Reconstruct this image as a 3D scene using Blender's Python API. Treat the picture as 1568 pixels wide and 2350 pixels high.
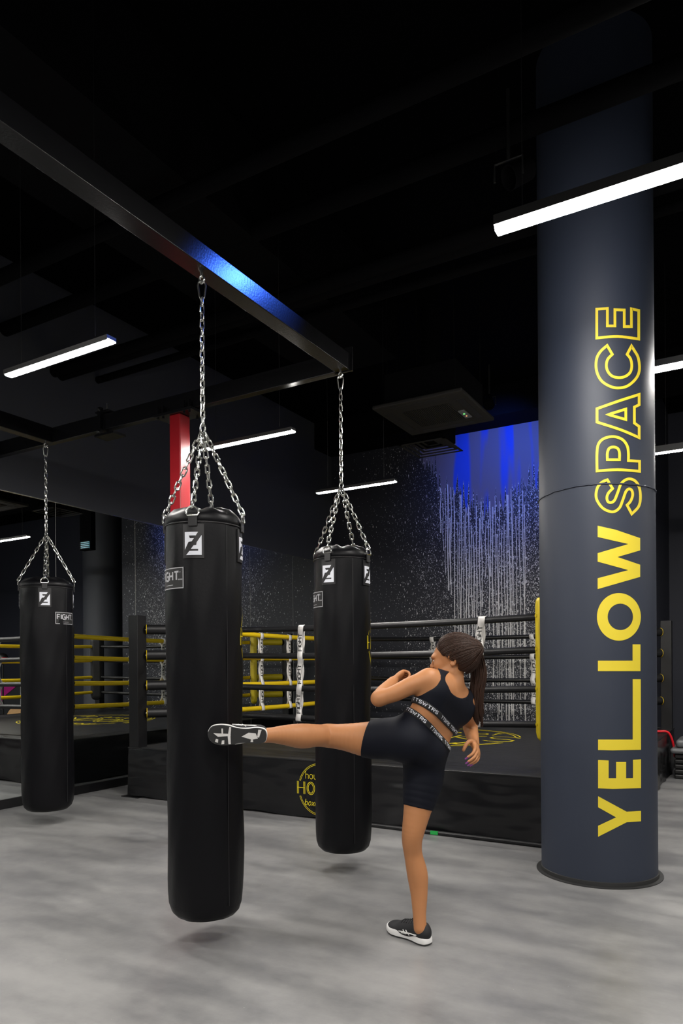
import bpy, bmesh, math, random
import numpy as np
from mathutils import Vector, Matrix
for o in list(bpy.data.objects): bpy.data.objects.remove(o)
SC = bpy.context.scene
COL = SC.collection
random.seed(7)

# ------------------------------------------------------------------ camera
F_PX, Y0, YAW, ROLL, CAM_H = 1636.1, 1524.56, -.52879, -.00739, 1.27
cy_, sy_, cr_, sr_ = math.cos(YAW), math.sin(YAW), math.cos(ROLL), math.sin(ROLL)
MX = (np.array([[cr_, -sr_, 0], [sr_, cr_, 0], [0, 0, 1]]) @ np.array([[1, 0, 0], [0, 0, -1], [0, 1, 0]], float)
      @ np.array([[cy_, -sy_, 0], [sy_, cy_, 0], [0, 0, 1]]))
cam = bpy.data.cameras.new('camera'); cam_o = bpy.data.objects.new('camera', cam); COL.objects.link(cam_o)
cam.sensor_fit = 'HORIZONTAL'; cam.sensor_width = 36; cam.lens = 36 * F_PX / 1568
cam.shift_y = (Y0 - 1175) / 1568; cam.clip_start = .05
mw = Matrix.Identity(4)
for i in range(3):
    mw[i][0] = MX[0][i]; mw[i][1] = -MX[1][i]; mw[i][2] = -MX[2][i]
mw[2][3] = CAM_H
cam_o.matrix_world = mw
SC.camera = cam_o
# ------------------------------------------------------------------ world, exposure, light levels
w = bpy.data.worlds.new('world'); SC.world = w; w.use_nodes = True
w.node_tree.nodes['Background'].inputs[0].default_value = (.55, .6, .75, 1)
w.node_tree.nodes['Background'].inputs[1].default_value = .004
SC.view_settings.view_transform = 'Standard'; SC.view_settings.look = 'None'
SC.view_settings.gamma = 1; SC.view_settings.use_curve_mapping = False
SC.view_settings.exposure = 0.0
LED_STRENGTH = 235.0
BLUE_WALL_W, BLUE_BEAM_W = 85.0, 130.0

# ------------------------------------------------------------------ places: rays of the view, laid out in metres
def ray(px, py): return MX.T @ np.array([(px - 784) / F_PX, (py - Y0) / F_PX, 1.])
def P(px, py, D): return Vector(np.array([0, 0, CAM_H]) + D * ray(px, py))
def on_z(px, py, z): d = ray(px, py); return Vector(np.array([0, 0, CAM_H]) + (z - CAM_H) / d[2] * d)
def on_y(px, py, y): d = ray(px, py); return Vector(np.array([0, 0, CAM_H]) + y / d[1] * d)
def on_x(px, py, x): d = ray(px, py); return Vector(np.array([0, 0, CAM_H]) + x / d[0] * d)
def on_cyl(px, py, cx, cy, r):
    d = ray(px, py); a = d[0]**2 + d[1]**2; b = -2 * (d[0] * cx + d[1] * cy); c = cx * cx + cy * cy - r * r
    q = b * b - 4 * a * c; t = (-b - math.sqrt(max(q, 0))) / (2 * a)
    return Vector(np.array([0, 0, CAM_H]) + t * d)

# ------------------------------------------------------------------ node helper
class NT:
    def __init__(s, name):
        s.m = bpy.data.materials.new(name); s.m.use_nodes = True; s.t = s.m.node_tree
        s.b = s.t.nodes['Principled BSDF']
    def n(s, typ, **kw):
        nd = s.t.nodes.new(typ)
        for k, v in kw.items():
            if k.startswith('i_'): nd.inputs[k[2:].replace('_', ' ')].default_value = v
            else: setattr(nd, k, v)
        return nd
    def put(s, sock, v):
        if isinstance(v, V): s.t.links.new(v.s, sock)
        elif hasattr(v, 'is_output'): s.t.links.new(v, sock)
        else: sock.default_value = v
    def math(s, op, *a):
        nd = s.n('ShaderNodeMath', operation=op)
        for i, v in enumerate(a): s.put(nd.inputs[i], v)
        return V(s, nd.outputs[0])
    def xyz(s):
        tc = s.n('ShaderNodeTexCoord'); sp = s.n('ShaderNodeSeparateXYZ')
        s.t.links.new(tc.outputs['Object'], sp.inputs[0])
        return [V(s, sp.outputs[i]) for i in range(3)]
    def comb(s, x, y, z):
        nd = s.n('ShaderNodeCombineXYZ')
        for i, v in enumerate((x, y, z)): s.put(nd.inputs[i], v)
        return nd.outputs[0]
    def noise(s, vec=None, scale=5, detail=3, rough=.5):
        nd = s.n('ShaderNodeTexNoise', i_Scale=scale, i_Detail=detail, i_Roughness=rough)
        if vec is None:
            tc = s.n('ShaderNodeTexCoord'); vec = tc.outputs['Object']
        s.put(nd.inputs['Vector'], vec)
        return V(s, nd.outputs[0])
    def mixc(s, f, a, b):
        nd = s.n('ShaderNodeMix', data_type='RGBA')
        s.put(nd.inputs[0], f)
        for i, v in ((6, a), (7, b)):
            if isinstance(v, tuple): v = (*v[:3], 1)
            s.put(nd.inputs[i], v)
        return nd.outputs[2]
    def bump(s, h, strength=.3, dist=.01):
        nd = s.n('ShaderNodeBump', i_Strength=strength, i_Distance=dist); s.put(nd.inputs['Height'], h)
        s.t.links.new(nd.outputs[0], s.b.inputs['Normal'])
    def maprange(s, v, a, b, c=0., d=1., smooth=True):
        nd = s.n('ShaderNodeMapRange', interpolation_type='SMOOTHSTEP' if smooth else 'LINEAR')
        for i, x in enumerate((v, a, b, c, d)): s.put(nd.inputs[i], x)
        return V(s, nd.outputs[0])
class V:
    def __init__(s, nt, sock): s.nt, s.s = nt, sock
    def __add__(s, o): return s.nt.math('ADD', s, o)
    def __radd__(s, o): return s.nt.math('ADD', o, s)
    def __sub__(s, o): return s.nt.math('SUBTRACT', s, o)
    def __rsub__(s, o): return s.nt.math('SUBTRACT', o, s)
    def __mul__(s, o): return s.nt.math('MULTIPLY', s, o)
    def __rmul__(s, o): return s.nt.math('MULTIPLY', o, s)
    def gt(s, o): return s.nt.math('GREATER_THAN', s, o)
    def lt(s, o): return s.nt.math('LESS_THAN', s, o)

def mat(name, col, rough=.5, metal=0., bump=None, var=0., spec=None, sub=0., coat=0.):
    t = NT(name); b = t.b
    if var:
        n = t.noise(scale=var[1], detail=4); c2 = tuple(c * (1 - var[0]) for c in col); c1 = tuple(min(1, c * (1 + var[0])) for c in col)
        t.put(b.inputs['Base Color'], t.mixc(n, c2, c1))
    else: b.inputs['Base Color'].default_value = (*col, 1)
    b.inputs['Roughness'].default_value = rough; b.inputs['Metallic'].default_value = metal
    if spec is not None: b.inputs['Specular IOR Level'].default_value = spec
    if coat: b.inputs['Coat Weight'].default_value = coat; b.inputs['Coat Roughness'].default_value = .2
    if sub:
        b.inputs['Subsurface Weight'].default_value = sub; b.inputs['Subsurface Scale'].default_value = .02
        b.inputs['Subsurface Radius'].default_value = (1, .4, .2)
    if bump: t.bump(t.noise(scale=bump[0], detail=4), bump[1], bump[2] if len(bump) > 2 else .004)
    return t.m
def emat(name, col, st):
    t = NT(name); t.b.inputs['Base Color'].default_value = (.8, .8, .8, 1)
    t.b.inputs['Emission Color'].default_value = (*col, 1); t.b.inputs['Emission Strength'].default_value = st
    return t.m

M = {}
M['leather'] = mat('black_leatherette', (.0022, .0022, .0032), .42, bump=(55, .22, .003), spec=.2)
M['leather_seam'] = mat('black_piping', (.008, .008, .009), .4)
M['pad_black'] = mat('black_vinyl_pad', (.006, .006, .007), .45, bump=(25, .2, .004))
M['rope_black'] = mat('black_rope_cover', (.006, .006, .007), .4, bump=(60, .1))
M['yellow'] = mat('yellow_vinyl', (.75, .52, .008), .38, bump=(40, .12))
M['yellow_pad'] = mat('yellow_cushion_vinyl', (.70, .53, .012), .42, bump=(18, .25, .008))
M['yellow_print'] = mat('yellow_print', (.76, .60, .03), .55)
M['logo_yellow'] = mat('logo_yellow', (.70, .56, .01), .5)
M['strap'] = mat('white_webbing', (.68, .66, .64), .75, bump=(300, .4, .001))
M['ink'] = mat('black_ink', (.012, .012, .012), .6)
M['white'] = mat('white_print', (.72, .74, .80), .5)
M['grey_print'] = mat('grey_print', (.42, .42, .44), .5)
M['chrome'] = mat('zinc_steel', (.72, .72, .68), .22, 1.)
M['steel_black'] = mat('black_painted_steel', (.006, .006, .007), .26, var=(.3, 30), bump=(90, .22, .002), spec=.5)
M['post_black'] = mat('black_powder_coat', (.004, .004, .005), .4)
M['red'] = mat('red_painted_steel', (.32, .006, .012), .35, bump=(20, .15, .002))
M['red_tube'] = mat('red_rubber', (.7, .01, .02), .4)
M['housing'] = mat('black_housing', (.01, .01, .01), .5)
M['duct'] = mat('black_painted_duct', (.0016, .0016, .0021), .9, bump=(6, .2, .01), spec=.1)
M['acbody'] = mat('black_painted_plastic', (.010, .009, .0075), .7)
M['acdark'] = mat('dark_grille', (.006, .006, .006), .6)
M['led'] = emat('led_diffuser', (1, .965, .915), LED_STRENGTH)
M['ledoff'] = mat('led_end', (.6, .6, .6), .4)
M['green_led'] = emat('green_indicator', (.05, 1, .1), 1.2)
M['orange_led'] = emat('orange_indicator', (1, .3, .03), 1.0)
M['cyan_led'] = emat('cyan_glow', (.16, .5, .62), .55)
M['skin'] = mat('tanned_skin', (.44, .19, .078), .5, sub=.05, var=(.08, 9), spec=.35)
M['fabric'] = mat('navy_black_lycra', (.005, .006, .011), .65, bump=(7, .25, .01), spec=.15)
M['band'] = mat('black_elastic', (.008, .008, .009), .7)
M['hair'] = None
M['shoe_black'] = mat('black_knit', (.012, .012, .014), .7, bump=(220, .4, .001))
M['shoe_white'] = mat('white_foam', (.74, .73, .72), .5)
M['sole'] = mat('black_rubber', (.02, .02, .02), .55)
M['magenta'] = mat('magenta_panel', (.50, .02, .24), .5)
M['wood'] = mat('plywood', (.50, .30, .14), .45, var=(.25, 8))
M['greyplastic'] = mat('grey_plastic', (.13, .135, .14), .35)
M['blackplastic'] = mat('black_plastic', (.01, .01, .01), .45)
M['darkpanel'] = mat('dark_panel', (.03, .032, .035), .6)
M['green'] = mat('green_tag', (.01, .35, .06), .6)
M['mirror'] = mat('mirror_silver', (.80, .83, .82), .005, 1.)
M['seam'] = mat('glass_edge', (.35, .36, .33), .35)
M['navel'] = mat('nail_polish', (.25, .05, .25), .3)
M['lips'] = mat('lips', (.42, .12, .09), .45)
M['eye'] = mat('eye_white', (.7, .68, .65), .2)
M['iris'] = mat('iris', (.05, .025, .01), .2)
t = NT('brown_hair')
X, Y, Z = t.xyz()
n1 = t.noise(t.comb(X * 160, Y * 160, Z * 12), 1, 3)
t.put(t.b.inputs['Base Color'], t.mixc(n1, (.012, .006, .004), (.050, .022, .013)))
t.b.inputs['Roughness'].default_value = .5; t.b.inputs['Specular IOR Level'].default_value = .25; t.bump(n1, .6, .004); M['hair'] = t.m
# polished concrete floor
t = NT('polished_concrete')
X, Y, Z = t.xyz()
a = t.noise(None, .9, 5, .6); b = t.noise(t.comb(X * .8, Y * 2.6, 0.), 1.5, 6, .62); c = t.noise(None, 11, 5, .65)
mix = a * .42 + b * .42 + c * .16
base = t.mixc(t.maprange(mix, .34, .66), (.125, .125, .130), (.270, .266, .262))
sp = t.noise(None, 45, 2)
base = t.mixc(sp.gt(.775) * .5, base, (.55, .54, .5))
t.put(t.b.inputs['Base Color'], base)
t.put(t.b.inputs['Roughness'], t.maprange(b, .3, .7, .30, .42)); t.b.inputs['Specular IOR Level'].default_value = .5
t.bump(c * .5 + b, .12, .01); M['floor'] = t.m
# painted walls
M['wall'] = mat('charcoal_wall_paint', (.052, .056, .068), .62, bump=(40, .15, .003), var=(.08, 3))
M['wall_navy'] = mat('navy_wall_paint', (.030, .033, .048), .6, bump=(40, .15, .003))
M['ceiling'] = mat('black_ceiling_paint', (.0010, .0010, .0014), .95, bump=(3, .3, .02), spec=.05)
M['column'] = mat('navy_column_paint', (.022, .029, .048), .55, bump=(9, .10, .01))
# back wall: charcoal paint with white spatter and a poured white top (x, z are metres)
t = NT('spattered_wall_paint')
X, Y, Z = t.xyz()
def gauss(x, c, wd): d = (x - c) * (1 / wd); return t.math('EXPONENT', d * d * -1)
jag = t.noise(t.comb(X * 30, 0., Z * .25), 1, 2)
jag2 = t.noise(t.comb(X * 4.5, 3., 0.), 1, 2)
d_ = X + 3.22
edge = 3.50 + d_ * d_ * .75 + (jag - .5) * 1.5 + (jag2 - .5) * .7
poured = t.maprange(Z - edge, -.02, .05, 0., 1.)
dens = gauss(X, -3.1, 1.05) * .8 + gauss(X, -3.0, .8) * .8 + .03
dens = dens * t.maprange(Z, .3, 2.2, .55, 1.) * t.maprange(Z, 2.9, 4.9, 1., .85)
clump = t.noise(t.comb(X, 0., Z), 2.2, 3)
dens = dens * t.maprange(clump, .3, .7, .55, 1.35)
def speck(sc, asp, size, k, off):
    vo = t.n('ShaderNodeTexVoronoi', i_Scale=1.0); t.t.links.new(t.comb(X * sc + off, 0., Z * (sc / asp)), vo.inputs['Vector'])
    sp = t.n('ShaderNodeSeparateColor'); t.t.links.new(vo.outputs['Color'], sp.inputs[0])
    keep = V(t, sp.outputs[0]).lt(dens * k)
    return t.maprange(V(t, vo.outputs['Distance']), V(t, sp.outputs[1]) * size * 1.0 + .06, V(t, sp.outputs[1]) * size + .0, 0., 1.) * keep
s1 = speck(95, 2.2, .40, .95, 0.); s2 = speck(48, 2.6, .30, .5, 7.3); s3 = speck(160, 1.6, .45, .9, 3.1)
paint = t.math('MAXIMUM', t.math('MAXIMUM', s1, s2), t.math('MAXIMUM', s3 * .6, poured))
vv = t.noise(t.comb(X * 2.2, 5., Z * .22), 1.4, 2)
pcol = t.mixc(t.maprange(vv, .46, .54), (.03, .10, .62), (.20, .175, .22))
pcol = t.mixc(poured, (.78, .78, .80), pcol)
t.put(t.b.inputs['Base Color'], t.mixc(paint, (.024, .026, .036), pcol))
t.b.inputs['Roughness'].default_value = .6; t.bump(paint, .3, .004); M['splash'] = t.m
M['drip'] = mat('white_drip_paint', (.80, .79, .78), .5)
# ring canvas and skirt
M['canvas'] = mat('black_ring_canvas', (.012, .012, .013), .42, bump=(14, .35, .01), var=(.25, 4))
t = NT('black_pvc_skirt')
X, Y, Z = t.xyz()
wv = t.noise(t.comb(X * .6, Y * .6, Z * 2.0), 1.7, 2, .5)
t.b.inputs['Base Color'].default_value = (.006, .006, .007, 1); t.b.inputs['Roughness'].default_value = .27
t.bump(wv, .9, .09); M['skirt'] = t.m

# ------------------------------------------------------------------ mesh helper
class MB:
    def __init__(s): s.v = []; s.f = []
    def add(s, vs, fs):
        b = len(s.v); s.v += [Vector(x) for x in vs]; s.f += [tuple(i + b for i in f) for f in fs]; return s
    def box(s, a, b, bev=0.):
        x0, y0, z0 = [min(a[i], b[i]) for i in range(3)]; x1, y1, z1 = [max(a[i], b[i]) for i in range(3)]
        if bev <= 0:
            return s.add([(x0, y0, z0), (x1, y0, z0), (x1, y1, z0), (x0, y1, z0), (x0, y0, z1), (x1, y0, z1), (x1, y1, z1), (x0, y1, z1)],
                         [(0, 3, 2, 1), (4, 5, 6, 7), (0, 1, 5, 4), (1, 2, 6, 5), (2, 3, 7, 6), (3, 0, 4, 7)])
        bm = bmesh.new(); bmesh.ops.create_cube(bm, size=1)
        for v in bm.verts: v.co = Vector(((x0 + x1) / 2 + v.co.x * (x1 - x0), (y0 + y1) / 2 + v.co.y * (y1 - y0), (z0 + z1) / 2 + v.co.z * (z1 - z0)))
        bmesh.ops.bevel(bm, geom=bm.edges[:], offset=bev, segments=3, profile=.5, affect='EDGES')
        return s.bm(bm)
    def obox(s, c, ax, ay, az, bev=0):
        "box with centre c and half-axis vectors"
        m = MB().box((-ax.length, -ay.length, -az.length), (ax.length, ay.length, az.length), bev)
        X, Y, Z = ax.normalized(), ay.normalized(), az.normalized()
        return s.add([c + X * v.x + Y * v.y + Z * v.z for v in m.v], m.f)
    def bm(s, bm):
        bm.verts.index_update(); s.add([v.co.copy() for v in bm.verts], [tuple(v.index for v in f.verts) for f in bm.faces]); bm.free(); return s
    def tube(s, pts, r, n=12, closed=False, caps=True, flat=1.):
        pts = [Vector(p) for p in pts]; N = len(pts)
        rr = r if isinstance(r, (list, tuple)) else [r] * N
        tang = []
        for i in range(N):
            if closed: d = pts[(i + 1) % N] - pts[i - 1]
            else: d = pts[min(i + 1, N - 1)] - pts[max(i - 1, 0)]
            tang.append(d.normalized())
        up = Vector((0, 0, 1)) if abs(tang[0].z) < .9 else Vector((1, 0, 0))
        nx = (up - tang[0] * up.dot(tang[0])).normalized(); b0 = len(s.v)
        for i in range(N):
            nx = (nx - tang[i] * nx.dot(tang[i])).normalized(); ny = tang[i].cross(nx)
            for k in range(n):
                a = 2 * math.pi * k / n
                s.v.append(pts[i] + (nx * math.cos(a) + ny * math.sin(a) * flat) * rr[i])
        for i in range(N if closed else N - 1):
            j = (i + 1) % N
            for k in range(n):
                s.f.append((b0 + i * n + k, b0 + i * n + (k + 1) % n, b0 + j * n + (k + 1) % n, b0 + j * n + k))
        if caps and not closed:
            s.f.append(tuple(b0 + k for k in range(n))[::-1]); s.f.append(tuple(b0 + (N - 1) * n + k for k in range(n)))
        return s
    def lathe(s, prof, c, n=64, cap0=False, cap1=False):
        b0 = len(s.v)
        for r, z in prof:
            for k in range(n):
                a = 2 * math.pi * k / n; s.v.append(Vector((c[0] + r * math.cos(a), c[1] + r * math.sin(a), z)))
        for i in range(len(prof) - 1):
            for k in range(n):
                s.f.append((b0 + i * n + k, b0 + i * n + (k + 1) % n, b0 + (i + 1) * n + (k + 1) % n, b0 + (i + 1) * n + k))
        if cap0: s.f.append(tuple(b0 + k for k in range(n))[::-1])
        if cap1: s.f.append(tuple(b0 + (len(prof) - 1) * n + k for k in range(n)))
        return s
    def ribbon(s, path, w, fn, closed=False, step=None):
        "flat stroke of width w along a 2-D path, laid on a surface by fn(u,v)"
        p = [Vector((q[0], q[1])) for q in path]
        if step:
            q = []; M_ = len(p)
            for i in range(M_ if closed else M_ - 1):
                a, b = p[i], p[(i + 1) % M_]; k = max(1, int((b - a).length / step))
                q += [a.lerp(b, j / k) for j in range(k)]
            if not closed: q.append(p[-1])
            p = q
        N = len(p); b0 = len(s.v); s.k = (getattr(s, 'k', 0) + 1) % 9
        e_ = .003; o_ = Vector(fn(p[0].x, p[0].y)); nn = (Vector(fn(p[0].x + e_, p[0].y)) - o_).cross(Vector(fn(p[0].x, p[0].y + e_)) - o_)
        lift = nn.normalized() * (.00011 * (s.k - 4)) if step else Vector((0, 0, 0))
        for i in range(N):
            a = p[i - 1] if (closed or i > 0) else p[i]; c = p[(i + 1) % N] if (closed or i < N - 1) else p[i]
            d1 = (p[i] - a); d2 = (c - p[i])
            d1 = d1.normalized() if d1.length > 1e-9 else d2.normalized(); d2 = d2.normalized() if d2.length > 1e-9 else d1
            n1 = Vector((-d1.y, d1.x)); n2 = Vector((-d2.y, d2.x)); m = n1 + n2
            m = m.normalized() if m.length > 1e-6 else n1
            k = min(2.2, 1 / max(.3, m.dot(n1)))
            for sg in (-1, 1):
                q = p[i] + m * (sg * k * w / 2); s.v.append(Vector(fn(q.x, q.y)) + lift)
        for i in range(N if closed else N - 1):
            j = (i + 1) % N; s.f.append((b0 + 2 * i, b0 + 2 * i + 1, b0 + 2 * j + 1, b0 + 2 * j))
        return s
    def fill(s, loops, fn, cuts=0, axis=0):
        "filled 2-D polygon (outer loop + holes), sliced finely, laid on a surface by fn(u,v)"
        bm = bmesh.new(); es = []
        for lp in loops:
            vs = [bm.verts.new((q[0], q[1], 0)) for q in lp]
            es += [bm.edges.new((vs[i], vs[(i + 1) % len(vs)])) for i in range(len(vs))]
        bmesh.ops.triangle_fill(bm, use_beauty=True, use_dissolve=False, edges=es, normal=(0, 0, 1))
        if cuts:
            c = [v.co[axis] for v in bm.verts]; lo, hi = min(c), max(c)
            for i in range(1, cuts):
                co = Vector((0, 0, 0)); co[axis] = lo + (hi - lo) * i / cuts; no = Vector((0, 0, 0)); no[axis] = 1
                bmesh.ops.bisect_plane(bm, geom=bm.verts[:] + bm.edges[:] + bm.faces[:], dist=1e-6, plane_co=co, plane_no=no)
        for v in bm.verts: v.co = Vector(fn(v.co.x, v.co.y))
        return s.bm(bm)

ORG = {}
def setorg(o, org): ORG[o.name] = Vector(org)
def obj(name, mb, m, parent=None, smooth=True, angle=35, bev=0, sub=0, thick=0):
    me = bpy.data.meshes.new(name)
    if parent is not None: org = ORG[parent.name]
    else:
        xs = [v.x for v in mb.v]; ys = [v.y for v in mb.v]; zs = [v.z for v in mb.v]
        org = Vector(((min(xs) + max(xs)) / 2, (min(ys) + max(ys)) / 2, min(zs)))
    me.from_pydata([v - org for v in mb.v], [], mb.f); me.validate(); me.update()
    me.materials.append(m)
    if smooth:
        me.polygons.foreach_set('use_smooth', [True] * len(me.polygons)); me.set_sharp_from_angle(angle=math.radians(angle))
    o = bpy.data.objects.new(name, me); COL.objects.link(o)
    if parent is not None: o.parent = parent
    else: o.location = org
    ORG[o.name] = org
    if bev:
        b = o.modifiers.new('bevel', 'BEVEL'); b.width = bev; b.segments = 2; b.limit_method = 'ANGLE'
    if smooth and name not in ('ponytail', 'lettering', 'chain', 'rope'):
        b = o.modifiers.new('normals', 'WEIGHTED_NORMAL'); b.keep_sharp = True; b.mode = 'FACE_AREA'
    if thick:
        b = o.modifiers.new('thickness', 'SOLIDIFY'); b.thickness = thick; b.offset = 0
    if sub:
        b = o.modifiers.new('sub', 'SUBSURF'); b.levels = sub; b.render_levels = sub
    return o
def empty(name, loc, label, cat, group=None):
    o = bpy.data.objects.new(name, None); COL.objects.link(o); o.location = loc; o.empty_display_size = .1
    ORG[o.name] = Vector(loc); tag(o, label, cat, group); return o
def tag(o, label, cat, group=None):
    o['label'] = label; o['category'] = cat
    if group: o['group'] = group
    return o
def struct(name, mb, m, **k):
    me = bpy.data.meshes.new(name); me.from_pydata([tuple(v) for v in mb.v], [], mb.f); me.update(); me.materials.append(m)
    if k.get('smooth'):
        me.polygons.foreach_set('use_smooth', [True] * len(me.polygons)); me.set_sharp_from_angle(angle=.6)
    o = bpy.data.objects.new(name, me); COL.objects.link(o); o['kind'] = 'structure'; ORG[o.name] = Vector((0, 0, 0)); return o
def bezier_pts(pts, n=8, closed=False):
    "Catmull-Rom through the points; a point given with a third value is a corner"
    p = [Vector(q[:2]) if len(q) == 3 and q[2] == 'c' else Vector(q) for q in pts]
    cor = [len(q) == 3 and q[2] == 'c' for q in pts]
    N = len(p); out = []
    for i in range(N if closed else N - 1):
        a, b = p[i], p[(i + 1) % N]
        p0 = p[i - 1] if (closed or i > 0) and not cor[i] else a
        p3 = p[(i + 2) % N] if (closed or i < N - 2) and not cor[(i + 1) % N] else b
        for k in range(n):
            t = k / n
            out.append(.5 * ((2 * a) + (b - p0) * t + (2 * p0 - 5 * a + 4 * b - p3) * t * t + (3 * a - p0 - 3 * b + p3) * t**3))
    if not closed: out.append(p[-1])
    return out

# stroke lettering, each glyph in a box one unit high
def arc(cx, cy, rx, ry, a0, a1, n=12):
    return [(cx + rx * math.cos(math.radians(a0 + (a1 - a0) * i / n)), cy + ry * math.sin(math.radians(a0 + (a1 - a0) * i / n))) for i in range(n + 1)]
GL = {
 'F': (.62, [[(.6, 1), (0, 1), (0, 0)], [(0, .52), (.5, .52)]]), 'I': (.0, [[(0, 0), (0, 1)]]),
 'G': (.75, [[(.75, 1), (.2, 1), (0, .8), (0, .2), (.2, 0), (.75, 0), (.75, .5), (.4, .5)]]),
 'H': (.7, [[(0, 0), (0, 1)], [(.7, 0), (.7, 1)], [(0, .5), (.7, .5)]]), 'T': (.7, [[(0, 1), (.7, 1)], [(.35, 1), (.35, 0)]]),
 'O': (.7, [arc(.35, .5, .35, .5, 0, 360, 24)]), 'K': (.6, [[(0, 0), (0, 1)], [(.6, 1), (.05, .5), (.6, 0)]]),
 'S': (.6, [[(.6, .85), (.45, 1), (.15, 1), (0, .86), (0, .66), (.15, .52), (.45, .48), (.6, .34), (.6, .14), (.45, 0), (.15, 0), (0, .15)]]),
 'W': (.9, [[(0, 1), (.22, 0), (.45, .8), (.68, 0), (.9, 1)]]), 'R': (.6, [[(0, 0), (0, 1), (.45, 1), (.6, .88), (.6, .62), (.45, .5), (0, .5)], [(.35, .5), (.6, 0)]]),
 'h': (.4, [[(0, 0), (0, 1)], [(0, .4)] + arc(.2, .4, .2, .2, 180, 0, 8) + [(.4, 0)]]), 'o': (.46, [arc(.23, .3, .23, .3, 0, 360, 18)]),
 'u': (.4, [[(0, .6), (0, .2)] + arc(.2, .2, .2, .2, 180, 360, 8) + [(.4, .6)]]),
 's': (.34, [[(.34, .52), (.2, .6), (.05, .57), (.02, .42), (.3, .26), (.34, .1), (.2, 0), (0, .06)]]),
 'e': (.44, [[(.02, .3), (.44, .3)] + arc(.22, .3, .22, .3, 0, 310, 16)]), 'f': (.28, [[(.28, .98), (.15, .95), (.1, .8), (.1, 0)], [(0, .6), (.26, .6)]]),
 'b': (.44, [[(0, 1), (0, 0)], arc(.22, .3, .22, .3, 0, 360, 16)]), 'x': (.4, [[(0, .6), (.4, 0)], [(.4, .6), (0, 0)]]),
 'i': (.0, [[(0, 0), (0, .6)], [(0, .78), (0, .84)]]), 'n': (.4, [[(0, 0), (0, .6)], [(0, .4)] + arc(.2, .4, .2, .2, 180, 0, 8) + [(.4, 0)]]),
 'g': (.44, [arc(.22, .3, .22, .3, 0, 360, 16), [(.44, .6), (.44, -.15), (.3, -.3), (.08, -.27)]]),
 'c': (.4, [arc(.22, .3, .22, .3, 45, 315, 12)]), 'l': (.0, [[(0, 0), (0, 1)]]), ' ': (.25, []),
}
def text_w(s, gap=.28): return sum(GL[c][0] + gap for c in s) - gap
def text(mb, s, x, y, h, w, fn, gap=.28, slant=0., sx=1., step=None):
    "strokes of string s from (x,y), height h, line width w"
    for c in s:
        gw, st = GL[c]
        for p in st:
            mb.ribbon([(x + (q[0] * sx + slant * q[1]) * h, y + q[1] * h) for q in p], w, fn, step=step or h * .25)
        x += (gw * sx + gap) * h
    return x

def hooks_logo(mb, fn, R=.5):
    "round boxing-club emblem in a unit-diameter frame scaled by 2R"
    k = 2 * R
    f = lambda u, v: fn(u * k, v * k)
    for r in (.5, .475):
        mb.ribbon(arc(0, 0, r, r, 17, 163, 40), .009, f); mb.ribbon(arc(0, 0, r, r, 198, 342, 40), .009, f)
    s = 'house of'; mb_w = text_w(s, .2) * .15; text(mb, s, -mb_w / 2, .19, .15, .012, f, gap=.2)
    H = .24
    for off, wd in ((0., .013), (.028, .013)):
        x = -.53
        for c in 'HOOKS':
            gw, st = GL[c]
            for p in st:
                q = [(x + a[0] * H * 1.05, -.11 + a[1] * H) for a in p]
                cx, cy = x + gw * H * .5, -.11 + H / 2
                if off and c in 'KS': continue
                if off and c == 'O': q = [(cx + (a[0] - cx) * (1 - off / (gw * H * .5)), cy + (a[1] - cy) * (1 - off / (H * .5))) for a in q]
                if off and c == 'H':
                    if p[0][1] == p[1][1]: continue
                    q = [(a[0] + (off if a[0] < cx else -off), a[1]) for a in q]
                mb.ribbon(q, wd, f, step=.05)
            x += (gw * 1.05 + .2) * H
    s = 'boxing club'; text(mb, s, -text_w(s, .2) * .12 / 2 - .02, -.32, .12, .014, f, gap=.2, slant=.25)

# ================================================================== ROOM
XM, YB, ZC = -5.83, 9.7, 4.95          # mirror wall, back wall, ceiling
fl = struct('floor', MB().box((XM - .3, -5, -.2), (6, 12, 0)), M['floor'])
struct('ceiling', MB().box((XM - .3, -5, ZC), (6, 12, ZC + .2)), M['ceiling'])
struct('wall_left', MB().box((XM - .3, -5, 0), (XM - .012, 10.4, 2.85)).box((XM - .3, -5, 2.85), (XM + .004, 10.4, ZC)), M['wall'])
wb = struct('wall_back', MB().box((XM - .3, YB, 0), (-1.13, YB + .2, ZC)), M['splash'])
struct('wall_recess', MB().box((-1.4, 11.6, 0), (6, 11.8, ZC)).box((-1.33, YB + .2, 0), (-1.13, 11.7, ZC)), M['wall_navy'])
struct('wall_right', MB().box((5.6, -5, 0), (5.8, 11.8, ZC)), M['wall_navy'])
struct('wall_front', MB().box((XM, -4.8, 0), (6, -4.6, ZC)), M['wall_navy'])
# concrete ceiling beams
struct('trim_1', MB().box((XM, 9.2, 4.555), (5.6, YB, ZC)), M['duct'])
struct('trim_2', MB().box((-3.95, -4.6, 4.25), (-3.02, 6.3, ZC)), M['duct'])
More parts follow.
